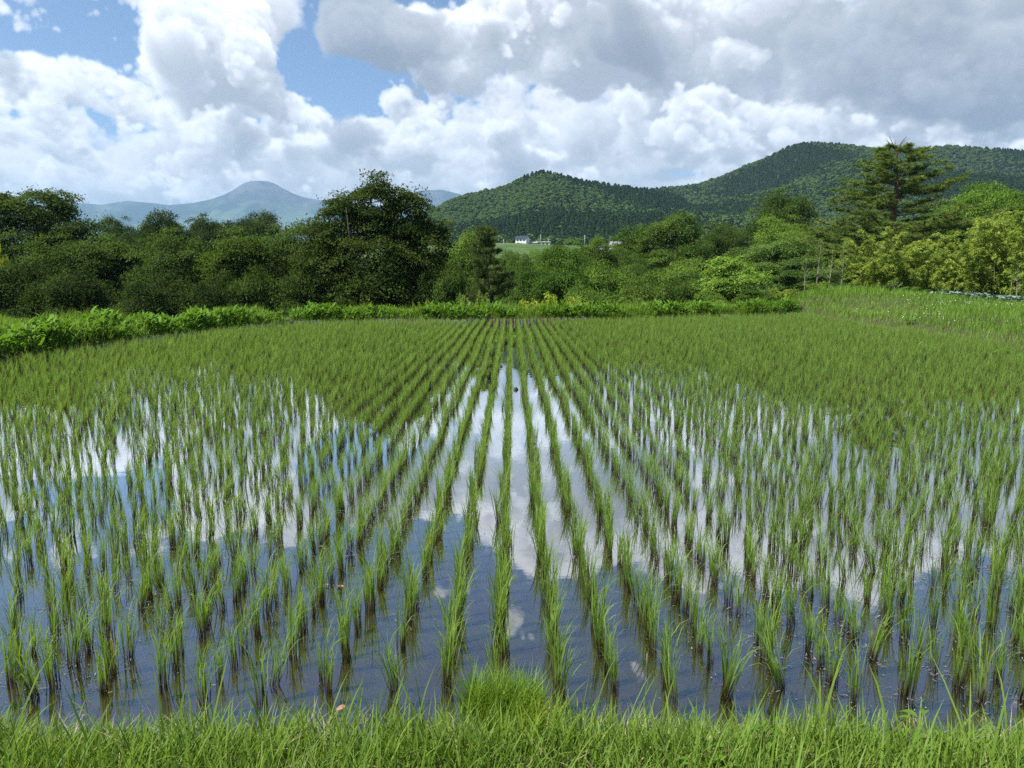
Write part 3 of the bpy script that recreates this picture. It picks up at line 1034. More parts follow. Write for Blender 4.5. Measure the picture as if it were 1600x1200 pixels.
big_lobes = [(0, 0, 7.0, 3.4, 3.2, 3.6), (-3.2, 0, 6.2, 2.3, 2.3, 2.2), (3.3, .2, 5.6, 2.3, 2.4, 2.6), (-4.2, -.5, 3.6, 1.9, 2.0, 1.7), (4.2, -.6, 3.2, 1.8, 2.0, 1.7),
             (-1.9, -.4, 9.6, 1.5, 1.6, 1.5), (.3, 0, 10.6, 1.5, 1.5, 1.5), (2.2, .3, 10.1, 1.6, 1.6, 1.7), (-3.4, .4, 8.5, 1.4, 1.4, 1.1), (3.7, 0, 8.2, 1.5, 1.5, 1.4),
             (0, -2.2, 5.5, 2.4, 1.6, 1.9), (-2.2, -1.8, 4.0, 2.0, 1.5, 1.5), (2.1, -2.0, 3.4, 2.1, 1.6, 1.5), (.2, -1.8, 2.3, 2.2, 1.4, 1.2), (-4.3, .2, 5.2, 1.3, 1.5, 1.2), (4.9, 0, 5.4, 1.2, 1.3, 1.2)]
cm, cc = crown_mesh('crown_big', big_lobes, 1420, 112, 0.16, 90, flat=0.26, skin=0.52, clump_r=(.42, .95), tint_mid=.38)
BIG = Kind(cm, trunk_mesh('trunk_big', 10.2, 0.34, [tuple(np.array(l[:3]) * (.9, .9, 1)) for l in big_lobes[1:]] + [tuple(c) for c in cc[::70]], 90, stems=3))
tall_lobes = [(0, 0, 7.2, 3.0, 3.0, 3.0), (-2.6, 0, 5.5, 2.2, 2.2, 2.0), (2.6, -.3, 6.6, 1.9, 2, 1.6), (3.6, 0, 8.3, 1.3, 1.5, .9), (.8, 0, 10.0, 1.9, 1.8, 1.2), (-1.8, 0, 9.6, 1.7, 1.7, 1.3),
              (1.8, -1.4, 4.2, 2.0, 1.6, 1.4), (-1.6, -1.6, 3.0, 2.1, 1.6, 1.3)]
cm, cc = crown_mesh('crown_tall', tall_lobes, 600, 125, 0.16, 91, flat=0.25, clump_r=(.45, .95), tint_mid=.4)
TALL = Kind(cm, trunk_mesh('trunk_tall', 9.4, 0.3, [l[:3] for l in tall_lobes[1:]] + [tuple(c) for c in cc[::70]], 91))
PINE_BIG = pine('big_pine', 13.6, 6.0, 11, 30, 0.10, 0.20, 15, 0.6, 15, 0.27, tip=0.9, gapy=0.28)
PINE_MID = pine('mid_pine', 7.6, 2.9, 12, 26, 0.08, 0.12, 22, 0.2, 12, 0.2, gapy=0.15)
BAM = [bamboo('stand', 5.6, 3.6, 30, 41), bamboo('young_stand', 4.4, 3.0, 24, 42), bamboo('low_stand', 1.7, 2.6, 26, 43, 14, 12, 0.17)]

WOOD = 'trees of the wood beyond the paddy'


def stand(kind, name, px, top, y, width_px, label, color=(1, 1, 1), cat='tree', rz=None, group=WOOD, base=None, sy=None):
    """a tree whose middle stands at photograph column px and whose top reaches row top, y metres ahead"""
    p = at(px, top, y)
    z = float(ground_z(p.x, y)) if base is None else base
    h, w = p.z - z, width_px / F_PX * y
    return plant_tree(kind, name, (p.x, y, z), label, cat, group, random.uniform(0, 6.28) if rz is None else rz,
                      (w / kind.size[0], w / kind.size[0] if sy is None else sy, h / kind.size[1]), color)


DK, MD, LT, GY, BR = (.62, .66, .62), (.95, 1.0, .9), (1.45, 1.5, 1.2), (1.15, 1.2, 1.35), (.85, .78, .62)
stand(TALL, 'broadleaf_tree', 42, 300, 58, 190, 'tall dark tree with a jutting crown top at the far left', DK, rz=0.0)
stand(BIG, 'broadleaf_tree', 580, 287, 47, 256, 'biggest dark tree, broad dense crown rising above the wood', (.62, .60, .50), rz=0.15)
spec = [  # kind, px, top, y, width, colour, label
    (0, 95, 372, 52, 150, MD, 'mid green tree below the tall dark tree'),
    (2, 20, 412, 46, 170, DK, 'low dark tree under the tall dark tree at the picture edge'),
    (1, 190, 340, 120, 62, DK, 'small round dark tree in front of the blue mountain foot'),
    (2, 252, 334, 115, 92, DK, 'dark rounded tree right of the small round one, skyline'),
    (0, 318, 338, 118, 80, DK, 'dark skyline tree between two others below the volcano'),
    (2, 388, 333, 122, 110, DK, 'wide dark skyline tree just left of the biggest tree'),
    (3, 175, 372, 56, 120, MD, 'mid green leafy tree below the small round skyline tree'),
    (0, 268, 362, 54, 150, MD, 'broad mid green tree left of the vine covered tree'),
    (4, 130, 425, 44, 150, DK, 'low dark bushy tree above the grassy mound'),
    (4, 235, 430, 43, 150, DK, 'dark spreading tree above the leafy left bank'),
    (3, 378, 362, 49, 105, (1.0, 1.05, .8), 'narrow vine covered tree with hanging leaves'),
    (1, 440, 352, 56, 120, MD, 'green tree touching the left side of the biggest tree'),
    (4, 330, 432, 43, 120, DK, 'low dark tree in front of the vine covered tree'),
    (4, 425, 425, 43, 110, MD, 'low green tree left of the biggest tree trunk'),
    (2, 722, 366, 62, 100, LT, 'bright green tree between biggest tree and small pine'),
    (4, 690, 415, 46, 90, MD, 'low tree at the right foot of the biggest tree'),
    (0, 888, 379, 58, 118, (.95, 1.1, .8), 'lush round tree right of the small pine, below the white house'),
    (1, 928, 375, 66, 80, MD, 'leafy tree top standing below the right pole'),
    (1, 985, 386, 72, 70, MD, 'leafy tree before the half hidden white house'),
    (1, 836, 393, 70, 56, LT, 'light green tree top below the flat white building'),
    (0, 948, 390, 66, 70, MD, 'green tree below the grey roofed barn'),
    (2, 790, 396, 64, 60, (1.2, 1.2, 1.0), 'small tree top below the short left pole'),
    (2, 822, 399, 60, 84, (1.05, 1.1, .9), 'rounded tree top right below the meadow, beside the lush tree'),
    (4, 805, 410, 56, 80, MD, 'low tree right of the small pine, below the meadow'),
    (4, 865, 415, 50, 130, (.8, .95, .7), 'dark leaved tree behind the yellow bamboo grass'),
    (2, 1040, 338, 82, 150, (.85, .9, .75), 'broad dark tree right of the far roofs'),
    (1, 1120, 350, 86, 90, DK, 'dark tree top right of the broad dark tree'),
    (4, 960, 415, 52, 130, LT, 'fresh green bushy tree in the middle of the wood'),
    (1, 1045, 405, 54, 120, (1.2, 1.25, 1.0), 'rounded green tree left of the layered tree'),
    (4, 1010, 438, 44, 110, (1.1, 1.1, .9), 'low bushy tree behind the far bank, middle right'),
    (4, 920, 446, 43, 90, LT, 'low light green bush beside the yellow bamboo grass'),
    (0, 1222, 300, 92, 135, DK, 'dark domed tree before the hill, left of big pine'),
    (1, 1228, 338, 74, 92, LT, 'bright green tree in front of the dark domed tree'),
    (2, 1215, 376, 56, 160, GY, 'grey green spreading tree below the bright green tree'),
    (4, 1085, 432, 46, 100, MD, 'low tree at left foot of the layered tree'),
    (4, 1262, 420, 52, 110, GY, 'grey green low tree behind the thin bare saplings'),
    (0, 1310, 352, 80, 120, DK, 'dark tree filling behind the left limbs of the big pine'),
    (2, 1545, 286, 78, 150, (1.2, 1.35, .9), 'green spreading tree behind the yellow bamboo, right edge'),
    (0, 1470, 330, 82, 130, MD, 'green tree right of the big pine, behind bamboo'),
    (1, 1620, 300, 74, 110, (1.15, 1.3, .9), 'leafy tree cut by the right picture edge'),
    (4, 1400, 400, 64, 140, DK, 'dark low tree behind the big pine trunk'),
    (4, 1500, 400, 64, 150, DK, 'dark low tree behind the tallest bamboo stand'),
]
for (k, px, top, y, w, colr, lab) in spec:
    if px < 460:                                             # cloud shade on this end of the wood, put into the leaf colour
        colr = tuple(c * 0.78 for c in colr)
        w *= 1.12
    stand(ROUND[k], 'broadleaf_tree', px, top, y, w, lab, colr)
stand(LAYERED, 'layered_tree', 1150, 402, 43, 105, 'light green tree with tiered flat branches right of middle', (1.75, 1.8, 1.45))
stand(SHRUB[0], 'yellowing_tree', -6, 388, 47, 40, 'tan yellow leaved tree cut by the left edge', (4.2, 3.0, 1.6))
stand(PINE_MID, 'pine_tree', 760, 356, 45, 120, 'small pine with bare lower trunk right of the biggest tree', (.95, .95, .85), rz=.4)
stand(PINE_BIG, 'pine_tree', 1400, 230, 60, 285, 'big open pine with reddish trunk and bare tip', (1.35, 1.35, 1.0), rz=.3)
for (k, px, top, y, w, lab) in (
        (0, 1378, 362, 46, 100, 'yellow green bamboo stand below the big pine'),
        (1, 1438, 392, 45, 62, 'short yellow green bamboo between two taller stands'),
        (0, 1512, 336, 46, 112, 'tallest yellow bamboo stand behind the cabbage field'),
        (1, 1592, 340, 44, 110, 'yellow bamboo stand at right picture edge')):
    stand(BAM[k], 'bamboo_stand', px, top, y, w, lab, (1, 1, 1), 'bamboo', group='bamboo stands at the right')
for (px, top, y, w, lab, colr) in (
        (862, 460, 37.5, 96, 'bright yellow bamboo grass on the far bank, widest patch', (1.25, 1.15, .9)),
        (905, 466, 37.8, 50, 'small yellow bamboo grass patch right of the widest one', (1.1, 1.1, .9)),
        (735, 458, 36.5, 66, 'pale green bamboo grass at the foot of small pine', (.75, .85, .9)),
        (660, 470, 35.0, 30, 'thin yellow shoots at the foot of biggest tree', (1.0, .95, .8)),
        (1225, 450, 41.5, 60, 'yellow green bamboo grass at left of the thin saplings', (.9, .95, .8)),
        (1285, 440, 42.5, 52, 'feathery yellow green bamboo grass below thin saplings', (.75, .85, .7))):
    stand(BAM[2], 'bamboo_grass', px, top, y, w, lab, colr, 'bamboo grass', group='patches of low bamboo grass')
for (px, top, y, w, lab, colr) in (
        (1330, 452, 43.5, 40, 'round green shrub right of the thin saplings', (1.4, 1.6, 1.2)),
        (1362, 452, 43.0, 36, 'light leaved shrub on the right verge below bamboo', (2.0, 2.2, 1.5)),
        (1422, 448, 43.5, 40, 'green shrub below the short bamboo', (1.2, 1.5, 1.1)),
        (1486, 456, 43.0, 40, 'pale flowering shrub beside the cabbage field', (2.6, 2.7, 2.0)),
        (1180, 452, 41.0, 60, 'dark green shrub at right foot of the layered tree', (1.0, 1.1, .9)),
        (1110, 458, 40.5, 60, 'low green shrub at left end of the right verge', (1.2, 1.3, .9)),
        (985, 462, 39.0, 70, 'low shrub on the far bank left of the layered tree', (1.2, 1.3, .9)),
        (795, 455, 39.5, 50, 'grey green shrub right of the small pine', (1.1, 1.15, 1.1)),
        (1555, 462, 43.0, 34, 'low yellowish shrub at the back of cabbage field', (1.9, 1.9, 1.2))):
    stand(SHRUB[1], 'shrub', px, top, y, w, lab, colr, 'shrub', group='shrubs behind the banks')


# thin bare saplings
def sapling(px, top, y, lab, seed):
    p = at(px, top, y)
    z = float(ground_z(p.x, y))
    h = p.z - z
    g = random.Random(seed)
    s = Shape()
    P_ = [(0.12 * math.sin(3 * t + seed) * h * .2, 0, h * t - .1) for t in np.linspace(0, 1, 7)]
    s.tube(P_, [.03 * (1.05 - t) + .005 for t in np.linspace(0, 1, 7)], 5)
    pos = []
    for k in range(16):
        t = g.uniform(.3, .97)
        b = Vector((0.12 * math.sin(3 * t + seed) * h * .2, 0, h * t))
        a = g.uniform(0, 6.28)
        e = b + Vector((math.cos(a) * .5, math.sin(a) * .5, .55)) * (1.2 - t) * g.uniform(.6, 1.3)
        s.tube([b, b.lerp(e, .5) + Vector((0, 0, -.03)), e], [.012, .009, .004], 4, False)
        pos += [b.lerp(e, g.uniform(.4, 1)) + Vector((g.gauss(0, .07), g.gauss(0, .07), g.gauss(0, .07))) for _ in range(12)]
    gn = np.random.default_rng(seed)
    pos = np.array(pos)
    v, f = leaf_quads(pos, unit(gn.standard_normal(pos.shape) + (0, 0, .8)), gn.uniform(.06, .13, len(pos)), gn, .5)
    cm = quads_mesh('sapling_leaves', v, f, {'tint': np.repeat(gn.uniform(.2, .9, len(pos)), 4)})
    cm.materials.append(M_CROWN)
    r = empty('sapling', (p.x, y, z))
    tag(r, lab, 'sapling', 'thin pale saplings on the right verge')
    link('trunk', s.mesh('sapling_trunk', M_PALESTEM, True), r)
    link('crown', cm, r, color=(1.6, 1.6, 1.2))


for k, (px, top, y, lab) in enumerate(((1262, 392, 43.0, 'leftmost thin pale sapling before the grey green trees'), (1283, 372, 43.4, 'tallest thin pale sapling of the row'),
                                       (1300, 388, 42.8, 'thin sapling right of the tallest sapling'), (1318, 378, 43.6, 'rightmost thin pale sapling beside the bamboo'),
                                       (1398, 440, 42.5, 'short bare sapling below the big pine'), (1593, 410, 42.0, 'bare forked sapling before bamboo at right edge'))):
    sapling(px, top, y, lab, k + 3)


# ------------------------------------------------------------------ rice, planted in rows thirty centimetres apart
def rice_mesh(seed):
    g = np.random.default_rng(seed)
    k = int(g.integers(22, 32))
    a, r = g.uniform(0, 6.283, k), 0.026 * np.sqrt(g.random(k))
    roots = np.stack((r * np.cos(a), r * np.sin(a), np.full(k, -0.05)), 1)
    ln = g.uniform(0.26, 0.45, k)
    v, f, h = blades(roots, g, ln, g.uniform(0.0038, 0.0063, k), lean=(0.01, 0.17), droop=(0.0, 1.6), segs=6, sheath=0.4)
    n_ = len(v) // k
    tint = np.clip(0.45 + 0.2 * g.standard_normal(k), 0, 1)
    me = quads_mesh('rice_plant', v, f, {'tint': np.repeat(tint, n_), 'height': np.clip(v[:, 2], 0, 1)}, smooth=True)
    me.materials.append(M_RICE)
    return me


RICE = [rice_mesh(100 + i) for i in range(18)]
ROW0, STEP = -0.06, 0.300
g = np.random.default_rng(31)
plants = []
for r in range(-48, 56):
    x0 = ROW0 + r * STEP
    ys = np.arange(3.32, 38.0, 0.16) + g.uniform(0, 0.16)
    ys = ys + g.normal(0, 0.018, len(ys))
    xs = x0 + g.normal(0, 0.024, len(ys)) + 0.018 * np.sin(ys * 0.55 + r * 0.7) * (abs(r) > 1)
    keep = g.random(len(ys)) > (0.035 + 0.05 * (abs(r) > 5))
    plants += [(r, x, y) for x, y in zip(xs[keep], ys[keep])]
plants = np.array(plants)
s = edge_distance(plants[:, 1], plants[:, 2])
plants = plants[(s < -0.22)]
plants = plants[np.abs(plants[:, 1]) < 0.78 * (plants[:, 2] + 0.4) + 1.3]
k = len(plants)
grow = 0.84 + 0.04 * np.sin(plants[:, 1] * 0.5 + 1.2) * np.sin(plants[:, 2] * 0.37) + 0.12 * g.standard_normal(k)
grow = np.clip(grow + 0.03 * sstep(plants[:, 2], 10, 24) + 0.14 * (1 - sstep(plants[:, 2], 3.5, 7.5)), 0.5, 1.3)
turn = np.stack((g.normal(0, .08, k), g.normal(0, .08, k), g.uniform(0, 6.283, k)), 1)
var = g.integers(0, len(RICE), k)
loc = np.stack((plants[:, 1], plants[:, 2], np.zeros(k)), 1)
wide = grow * g.uniform(0.85, 1.2, k)

ORD = ['first', 'second', 'third', 'fourth', 'fifth', 'sixth', 'seventh', 'eighth', 'ninth', 'tenth', 'eleventh', 'twelfth', 'thirteenth',
       'fourteenth', 'fifteenth', 'sixteenth', 'seventeenth', 'eighteenth', 'nineteenth', 'twentieth', 'twenty-first', 'twenty-second']
in_view = np.abs(plants[:, 1]) < 0.735 * (plants[:, 2] * 0.988 + 0.33) - 0.02
order = np.argsort(np.where(in_view, plants[:, 2], 1e9))
single = np.sort(order[:300])
count = {}
for q in single[np.argsort(plants[single, 2])]:
    r = int(plants[q, 0])
    count[r] = count.get(r, 0) + 1
    o = link('rice_plant', RICE[var[q]], loc=tuple(loc[q]))
    o.rotation_euler = tuple(turn[q])
    o.scale = (wide[q], wide[q], grow[q])
    o.color = (1, 1, 1, 1)
    place = 'the middle row' if r == 0 else '%s row %s of middle' % (ORD[abs(r) - 1], 'left' if r < 0 else 'right')
    tag(o, 'rice plant, %s from near bank in %s' % (ORD[count[r] - 1], place), 'rice plant', 'rice plants nearest the bank')
rest = np.ones(k, bool)
rest[single] = False
scatter('rice_crop', loc[rest], turn[rest], np.stack((wide, wide, grow), 1)[rest], var[rest], stock('rice_stock', RICE),
        label='green young rice standing in rows across the flooded paddy')
print('rice', k)

# scum and bits of old straw floating along the rows
g = np.random.default_rng(33)
near = plants[plants[:, 2] < 17]
wgt = np.clip(0.25 + 1.6 * np.sin(near[:, 1] * 1.9 + 0.6) * np.sin(near[:, 2] * 0.9 + near[:, 1]) + 0.7 * (near[:, 1] > 0.9), 0.05, 3)
pick = g.choice(len(near), 80000, p=wgt / wgt.sum())
c = near[pick, 1:] + np.stack((g.normal(0, .055, len(pick)), g.normal(0, .10, len(pick))), 1)
a = g.uniform(0, 6.283, len(pick))
l = .003 + .012 * g.random(len(pick)) ** 1.6
w = g.uniform(.0008, .0026, len(pick))
d, e = np.stack((np.cos(a), np.sin(a)), 1), np.stack((-np.sin(a), np.cos(a)), 1)
zz = np.full((len(pick), 1), 0.0025) + g.uniform(0, .004, (len(pick), 1))
v = np.stack([np.concatenate((c + d * l[:, None] * i + e * w[:, None] * j, zz), 1) for i, j in ((-1, -1), (1, -1), (1, 1), (-1, 1))], 1).reshape(-1, 3)
me = quads_mesh('floating_debris', v, np.arange(len(v)).reshape(-1, 4), {'tint': np.repeat(g.random(len(pick)), 4)})
m, n, out = material('floating_scum')
at_ = n.new('ShaderNodeAttribute', attribute_name='tint')
n.t.links.new(principled(n, n.ramp(at_.outputs['Fac'], [(0.0, (.035, .028, .018)), (.6, (.13, .12, .095)), (1.0, (.26, .26, .21))]), .8, .2), out.inputs[0])
tag(link('floating_debris', me, mat=m), 'bits of straw and scum floating between the rice rows', kind='stuff')

# the clod and fallen petals
g2 = random.Random(5)
s = Shape()
rings = []
for i in range(6):
    t = i / 5
    rings.append((Vector((g2.uniform(-.004, .004), g2.uniform(-.004, .004), -.03 + .085 * t)), .045 * math.sin(math.pi * (.16 + .82 * t)) + .004))
s.tube([p for p, _ in rings], [r for _, r in rings], 9)
p = at(806, 609, 1.0)
dirv = ray(806, 609)
dist = CAM_Z / -dirv.z
o = link('mud_clod', s.mesh('mud_clod', plain_material('wet_mud', (.02, .014, .01), (.05, .035, .025), 60.0, .5), True), loc=(dirv.x * dist, dirv.y * dist, 0.0))
tag(o, 'small dark clod sticking out of the open water', 'clod')
M_PETAL = plain_material('fallen_leaf', (.22, .11, .07), (.42, .24, .17), 30.0, .7)
for (px, py, lab) in ((533, 1112, 'small pink fallen leaf at the near water edge'), (508, 917, 'small orange fallen leaf floating between left rows'),
                      (532, 918, 'tiny brown fallen leaf floating beside the orange leaf')):
    dv = ray(px, py)
    q = CAM_Z / -dv.z
    s = Shape()
    pts = [(0, -.028, 0), (.014, -.01, .004), (.012, .012, .006), (0, .03, .002), (-.013, .011, .007), (-.012, -.012, .003), (0, 0, .0)]
    s.add(pts, [(6, 0, 1), (6, 1, 2), (6, 2, 3), (6, 3, 4), (6, 4, 5), (6, 5, 0)])
    o = link('fallen_leaf', s.mesh('fallen_leaf', M_PETAL), loc=(dv.x * q, dv.y * q, 0.009 if py < 1000 else 0.02))
    o.rotation_euler = (.1, .15, px)
    tag(o, lab, 'leaf', 'fallen leaves on the water')

# ------------------------------------------------------------------ the near bank
g = np.random.default_rng(41)
k = 46000
x, y = g.uniform(-3.0, 3.0, k), 3.2 - 2.2 * g.random(k) ** 1.0
rim = 3.02 + 0.10 * np.sin(x * 2.1) + 0.06 * np.sin(x * 5.3 + 1) + 0.05 * np.sin(x * 13.0 + 2) + 0.10 * g.random(k) ** 3
ok = y < rim
x, y = x[ok], y[ok]
z = ground_z(x, y) - 0.02
lenf = (0.14 + 0.22 * g.random(len(x)) ** 1.5) * (0.9 + 0.25 * np.sin(x * 1.7 + 2) * np.sin(y * 2.4) + 0.18 * np.sin(x * 6.1) * np.sin(y * 7 + x))
tall = g.random(len(x)) < 0.035
lenf = np.where(tall, lenf * 1.6, lenf) * np.interp(y, (1.2, 2.3, 2.75, 3.1), (1.15, 1.05, .8, .62))
wid = g.uniform(.0035, .0075, len(x)) * np.where(tall, 1.5, 1.0)
me = blade_mesh('near_bank_grass', np.stack((x, y, z), 1), g, M_GRASS, 0.42, 0.2, length=lenf, width=wid, lean=(0.05, .55), droop=(.1, 1.3), segs=5)
tag(link('near_bank_grass', me, color=(1, 1, 1)), 'lush green grass on the near bank', kind='stuff')

k = 1500
x, y = g.uniform(-2.8, 2.8, k), 3.12 - 1.6 * g.random(k)
me = blade_mesh('dead_straw', np.stack((x, y, ground_z(x, y) + g.uniform(0, .05, k)), 1), g, plain_material('dry_straw', (.17, .14, .075), (.36, .31, .19), 9.0), .5, .2,
                length=g.uniform(.08, .24, k), width=g.uniform(.0025, .005, k), lean=(.9, 1.5), droop=(-.2, .4), segs=3)
tag(link('dead_straw', me), 'dry straw lying in the near bank grass', kind='stuff')


def broad_weed(name, loc, lab, leaves, size, seed, color=(1, 1, 1), aspect=0.4, height=0.2):
    """a low weed: each broad leaf folded along its midrib, one part for the foliage, one for the stems"""
    gg = random.Random(seed)
    r = empty(name, loc)
    tag(r, lab, 'weed')
    st = Shape()
    vs, fs, tn = [], [], []
    for k in range(leaves):
        a = 2.4 * k + gg.uniform(-.3, .3)
        h = height * gg.uniform(.35, 1)
        out_ = size * gg.uniform(.4, 1.1)
        d = Vector((math.cos(a), math.sin(a), 0))
        sd_ = Vector((-d.y, d.x, 0))
        b = d * out_ * .5 + Vector((0, 0, h))
        st.tube([Vector((0, 0, -.03)), d * out_ * .15 + Vector((0, 0, h * .6)), b], [.004, .003, .002], 4, False)
        L, n0 = size * gg.uniform(.8, 1.3), len(vs)
        t_ = gg.gauss(.5, .2)
        for j in range(6):
            t = j / 5
            p = b + d * L * t + Vector((0, 0, L * (.25 * t - .6 * t * t)))
            w = L * aspect * .5 * math.sin(math.pi * (t * .93 + .05)) ** .8
            vs += [p - sd_ * w + Vector((0, 0, w * .35)), p, p + sd_ * w + Vector((0, 0, w * .35))]
            tn += [t_] * 3
        for j in range(5):
            q = n0 + j * 3
            fs += [(q, q + 1, q + 4, q + 3), (q + 1, q + 2, q + 5, q + 4)]
    me = quads_mesh('weed_foliage', np.array([tuple(v) for v in vs]), np.array(fs), {'tint': np.clip(tn, 0, 1)}, smooth=True)
    me.materials.append(M_WEED)
    link('foliage', me, r, color=color)
    link('stems', st.mesh('weed_stems', M_CULM), r)
    return r


for k, (px, py, y, lab, nl, sz) in enumerate((
        (1140, 1175, 2.45, 'broad leaved weed in the near grass, right of the seedling tuft', 26, .036),
        (1195, 1165, 2.55, 'toothed leafy weed at water edge in the near grass', 20, .042),
        (1085, 1188, 2.35, 'small leafy weed right of the bare gap in near grass', 18, .038),
        (60, 1185, 2.35, 'leafy weed in the near grass at left picture edge', 16, .036),
        (690, 1192, 2.3, 'light leaved weed below the seedling tuft', 14, .04),
        (1440, 1130, 2.7, 'tall pale leaved weed leaning over the water at right', 8, .07))):
    p = at(px, py, y)
    broad_weed('leafy_weed', (p.x, y, float(ground_z(p.x, y)) + .02), lab, nl, sz, 60 + k, (.95, 1.0, .85), .42, .17)

# the tuft of spare seedlings left at the water's edge
g = np.random.default_rng(47)
tc_ = at(795, 1120, 3.08)
r = empty('seedling_tuft', (tc_.x, 3.08, 0.0))
tag(r, 'dense bright tuft of spare rice seedlings at the near water edge', 'seedling tuft')
for nm, cx, cy, rx, ry, k, tt, lmin, lmax, mat_col in (('green_blades', -.03, .03, .19, .11, 1100, .55, .17, .29, (1.0, 1.05, .8)),
                                                       ('yellow_blades', .12, -.09, .09, .05, 260, .8, .13, .24, (1.5, 1.3, .7))):
    a, q = g.uniform(0, 6.283, k), np.sqrt(g.random(k))
    x, y = cx + rx * q * np.cos(a), cy + ry * q * np.sin(a)
    me = blade_mesh('tuft_' + nm, np.stack((x, y, np.full(k, .03)), 1), g, M_GRASS, tt, .12, length=g.uniform(lmin, lmax, k), width=g.uniform(.0035, .0060, k),
                    lean=(.0, .45), droop=(.05, 1.1), segs=4)
    link(nm, me, r, color=mat_col)
s = Shape()
rg = random.Random(2)
vs = [(0.22 * math.cos(t) * rg.uniform(.85, 1.1), .15 * math.sin(t) * rg.uniform(.85, 1.1), -.06) for t in np.linspace(0, 6.283, 15)[:-1]]
vs += [(v[0] * .8, v[1] * .8, .05 + rg.uniform(-.01, .012)) for v in vs]
s.add(vs, [(i, (i + 1) % 14, 14 + (i + 1) % 14, 14 + i) for i in range(14)] + [tuple(range(14, 28))])
link('root_mat', s.mesh('root_mat', plain_material('root_soil', (.03, .022, .014), (.075, .055, .035), 40.0)), r)

# ------------------------------------------------------------------ left and far banks: grass, weeds, boards
g = np.random.default_rng(51)


def along_edge(i0, i1, k, s0, s1):
    """random points beside the rim between two corners, s metres outside"""
    seg = [(EDGE[i], EDGE[(i + 1)]) for i in range(i0, i1)]
    ln = np.array([np.hypot(*(b - a)) for a, b in seg])
    w = g.choice(len(seg), k, p=ln / ln.sum())
    t, sd_ = g.random(k), g.uniform(s0, s1, k)
    A = np.array([s_[0] for s_ in seg])[w]
    B = np.array([s_[1] for s_ in seg])[w]
    d = unit(B - A)
    nrm = np.stack((d[:, 1], -d[:, 0]), 1)
    p = A + (B - A) * t[:, None] + nrm * sd_[:, None]
    return p[:, 0], p[:, 1]


def weed_patch(name, x, y, size, label, color, leaves=9, tint=.5):
    """leafy ground cover: long leaves arching out of many stems"""
    k = len(x)
    idx = np.repeat(np.arange(k), leaves)
    h = size[idx] * g.uniform(.15, 1.0, len(idx))
    base = np.stack((x[idx] + g.normal(0, .05, len(idx)), y[idx] + g.normal(0, .05, len(idx)), ground_z(x, y)[idx] + h * .75), 1)
    v, f, hh = blades(base, g, size[idx] * g.uniform(.35, .62, len(idx)), size[idx] * g.uniform(.09, .17, len(idx)), lean=(.3, 1.2), droop=(.5, 1.6), segs=4)
    n_ = len(v) // len(idx)
    tt = np.clip(tint + .22 * g.standard_normal(len(idx)), 0, 1)
    me = quads_mesh(name, v, f, {'tint': np.repeat(tt, n_)}, smooth=True)
    me.materials.append(M_WEED)
    tag(link(name, me, color=color), label, kind='stuff')


x, y = along_edge(10, 14, 900, 0.12, 1.5)
weed_patch('left_bank_weeds', x, y, g.uniform(.34, .60, len(x)) * (1 + .35 * np.sin(x * 3.1 + y * 1.3) * np.sin(y * .9)), 'big leaved weeds crowding the left bank', (1.0, 1.1, .85))
x, y = along_edge(4, 10, 1500, 0.15, 1.5)
weed_patch('far_bank_weeds', x, y, g.uniform(.30, .58, len(x)) * (1 + .35 * np.sin(x * 1.7 + y * .3) * np.sin(x * .6 + 1)), 'leafy green weeds along the far bank', (.95, 1.05, .8))
x, y = along_edge(4, 14, 26000, 0.05, 2.4)
lush = .75 + .35 * np.sin(x * .9 + y * .6) + .25 * np.sin(x * 2.2 - y * 1.4)
me = blade_mesh('bank_grass', np.stack((x, y, ground_z(x, y) - .02), 1), g, M_GRASS, .5, .2, length=np.clip(lush, .35, 1.2) * g.uniform(.32, .70, len(x)),
                width=g.uniform(.010, .018, len(x)), lean=(.05, .5), droop=(.2, 1.2), segs=3)
tag(link('bank_grass', me, color=(1.08, 1.1, .9)), 'tall bright grass on the left and far banks', kind='stuff')

# grass on the mound beyond the left bank
x, y = g.normal(-16.6, 2.2, 20000), g.normal(20.3, 3.6, 20000)
ok = edge_distance(x, y) > 1.2
x, y = x[ok], y[ok]
me = blade_mesh('mound_grass', np.stack((x, y, ground_z(x, y) - .02), 1), g, M_GRASS, .5, .2, length=g.uniform(.15, .34, len(x)), width=g.uniform(.010, .018, len(x)), segs=3)
tag(link('mound_grass', me, color=(1.05, 1.15, .8)), 'short green grass on the mound beyond the left bank', kind='stuff')

# right verge
k = 75000
x, y = 14.9 + 19 * g.random(k) ** 1.15, g.uniform(9, 47, k)
s_ = edge_distance(x, y)
crop = (x > 24.5) & (y > 37.5) & (y < 43.5)
ok = (s_ > -.1) & (np.abs(x) < .80 * y) & ~crop
x, y, s_ = x[ok], y[ok], s_[ok]
lf = g.uniform(.14, .34, len(x)) * (1 + .35 * np.sin(x * .7 + 1) * np.sin(y * .5)) * (1 + .9 * np.exp(-((x - 19.5) / 3.5) ** 2 - ((y - 40) / 3) ** 2))
me = blade_mesh('verge_grass', np.stack((x, y, ground_z(x, y) - .02), 1), g, M_GRASS, .48 + .15 * np.sin(x * .5) * np.sin(y * .4 + 1), .2, length=lf, width=g.uniform(.012, .020, len(x)), segs=2)
tag(link('verge_grass', me, color=(1.0, 1.12, .9)), 'short bright grass on the sloping right verge', kind='stuff')
k = 1500
x, y = 15.2 + 14 * g.random(k), g.uniform(16, 43, k)
ok = (edge_distance(x, y) > .6) & (np.sin(x * .8 + y * .3) + np.sin(y * .45) > -.2)
x, y = x[ok], y[ok]
pos = np.stack((x, y, ground_z(x, y) + g.uniform(.15, .33, len(x))), 1)
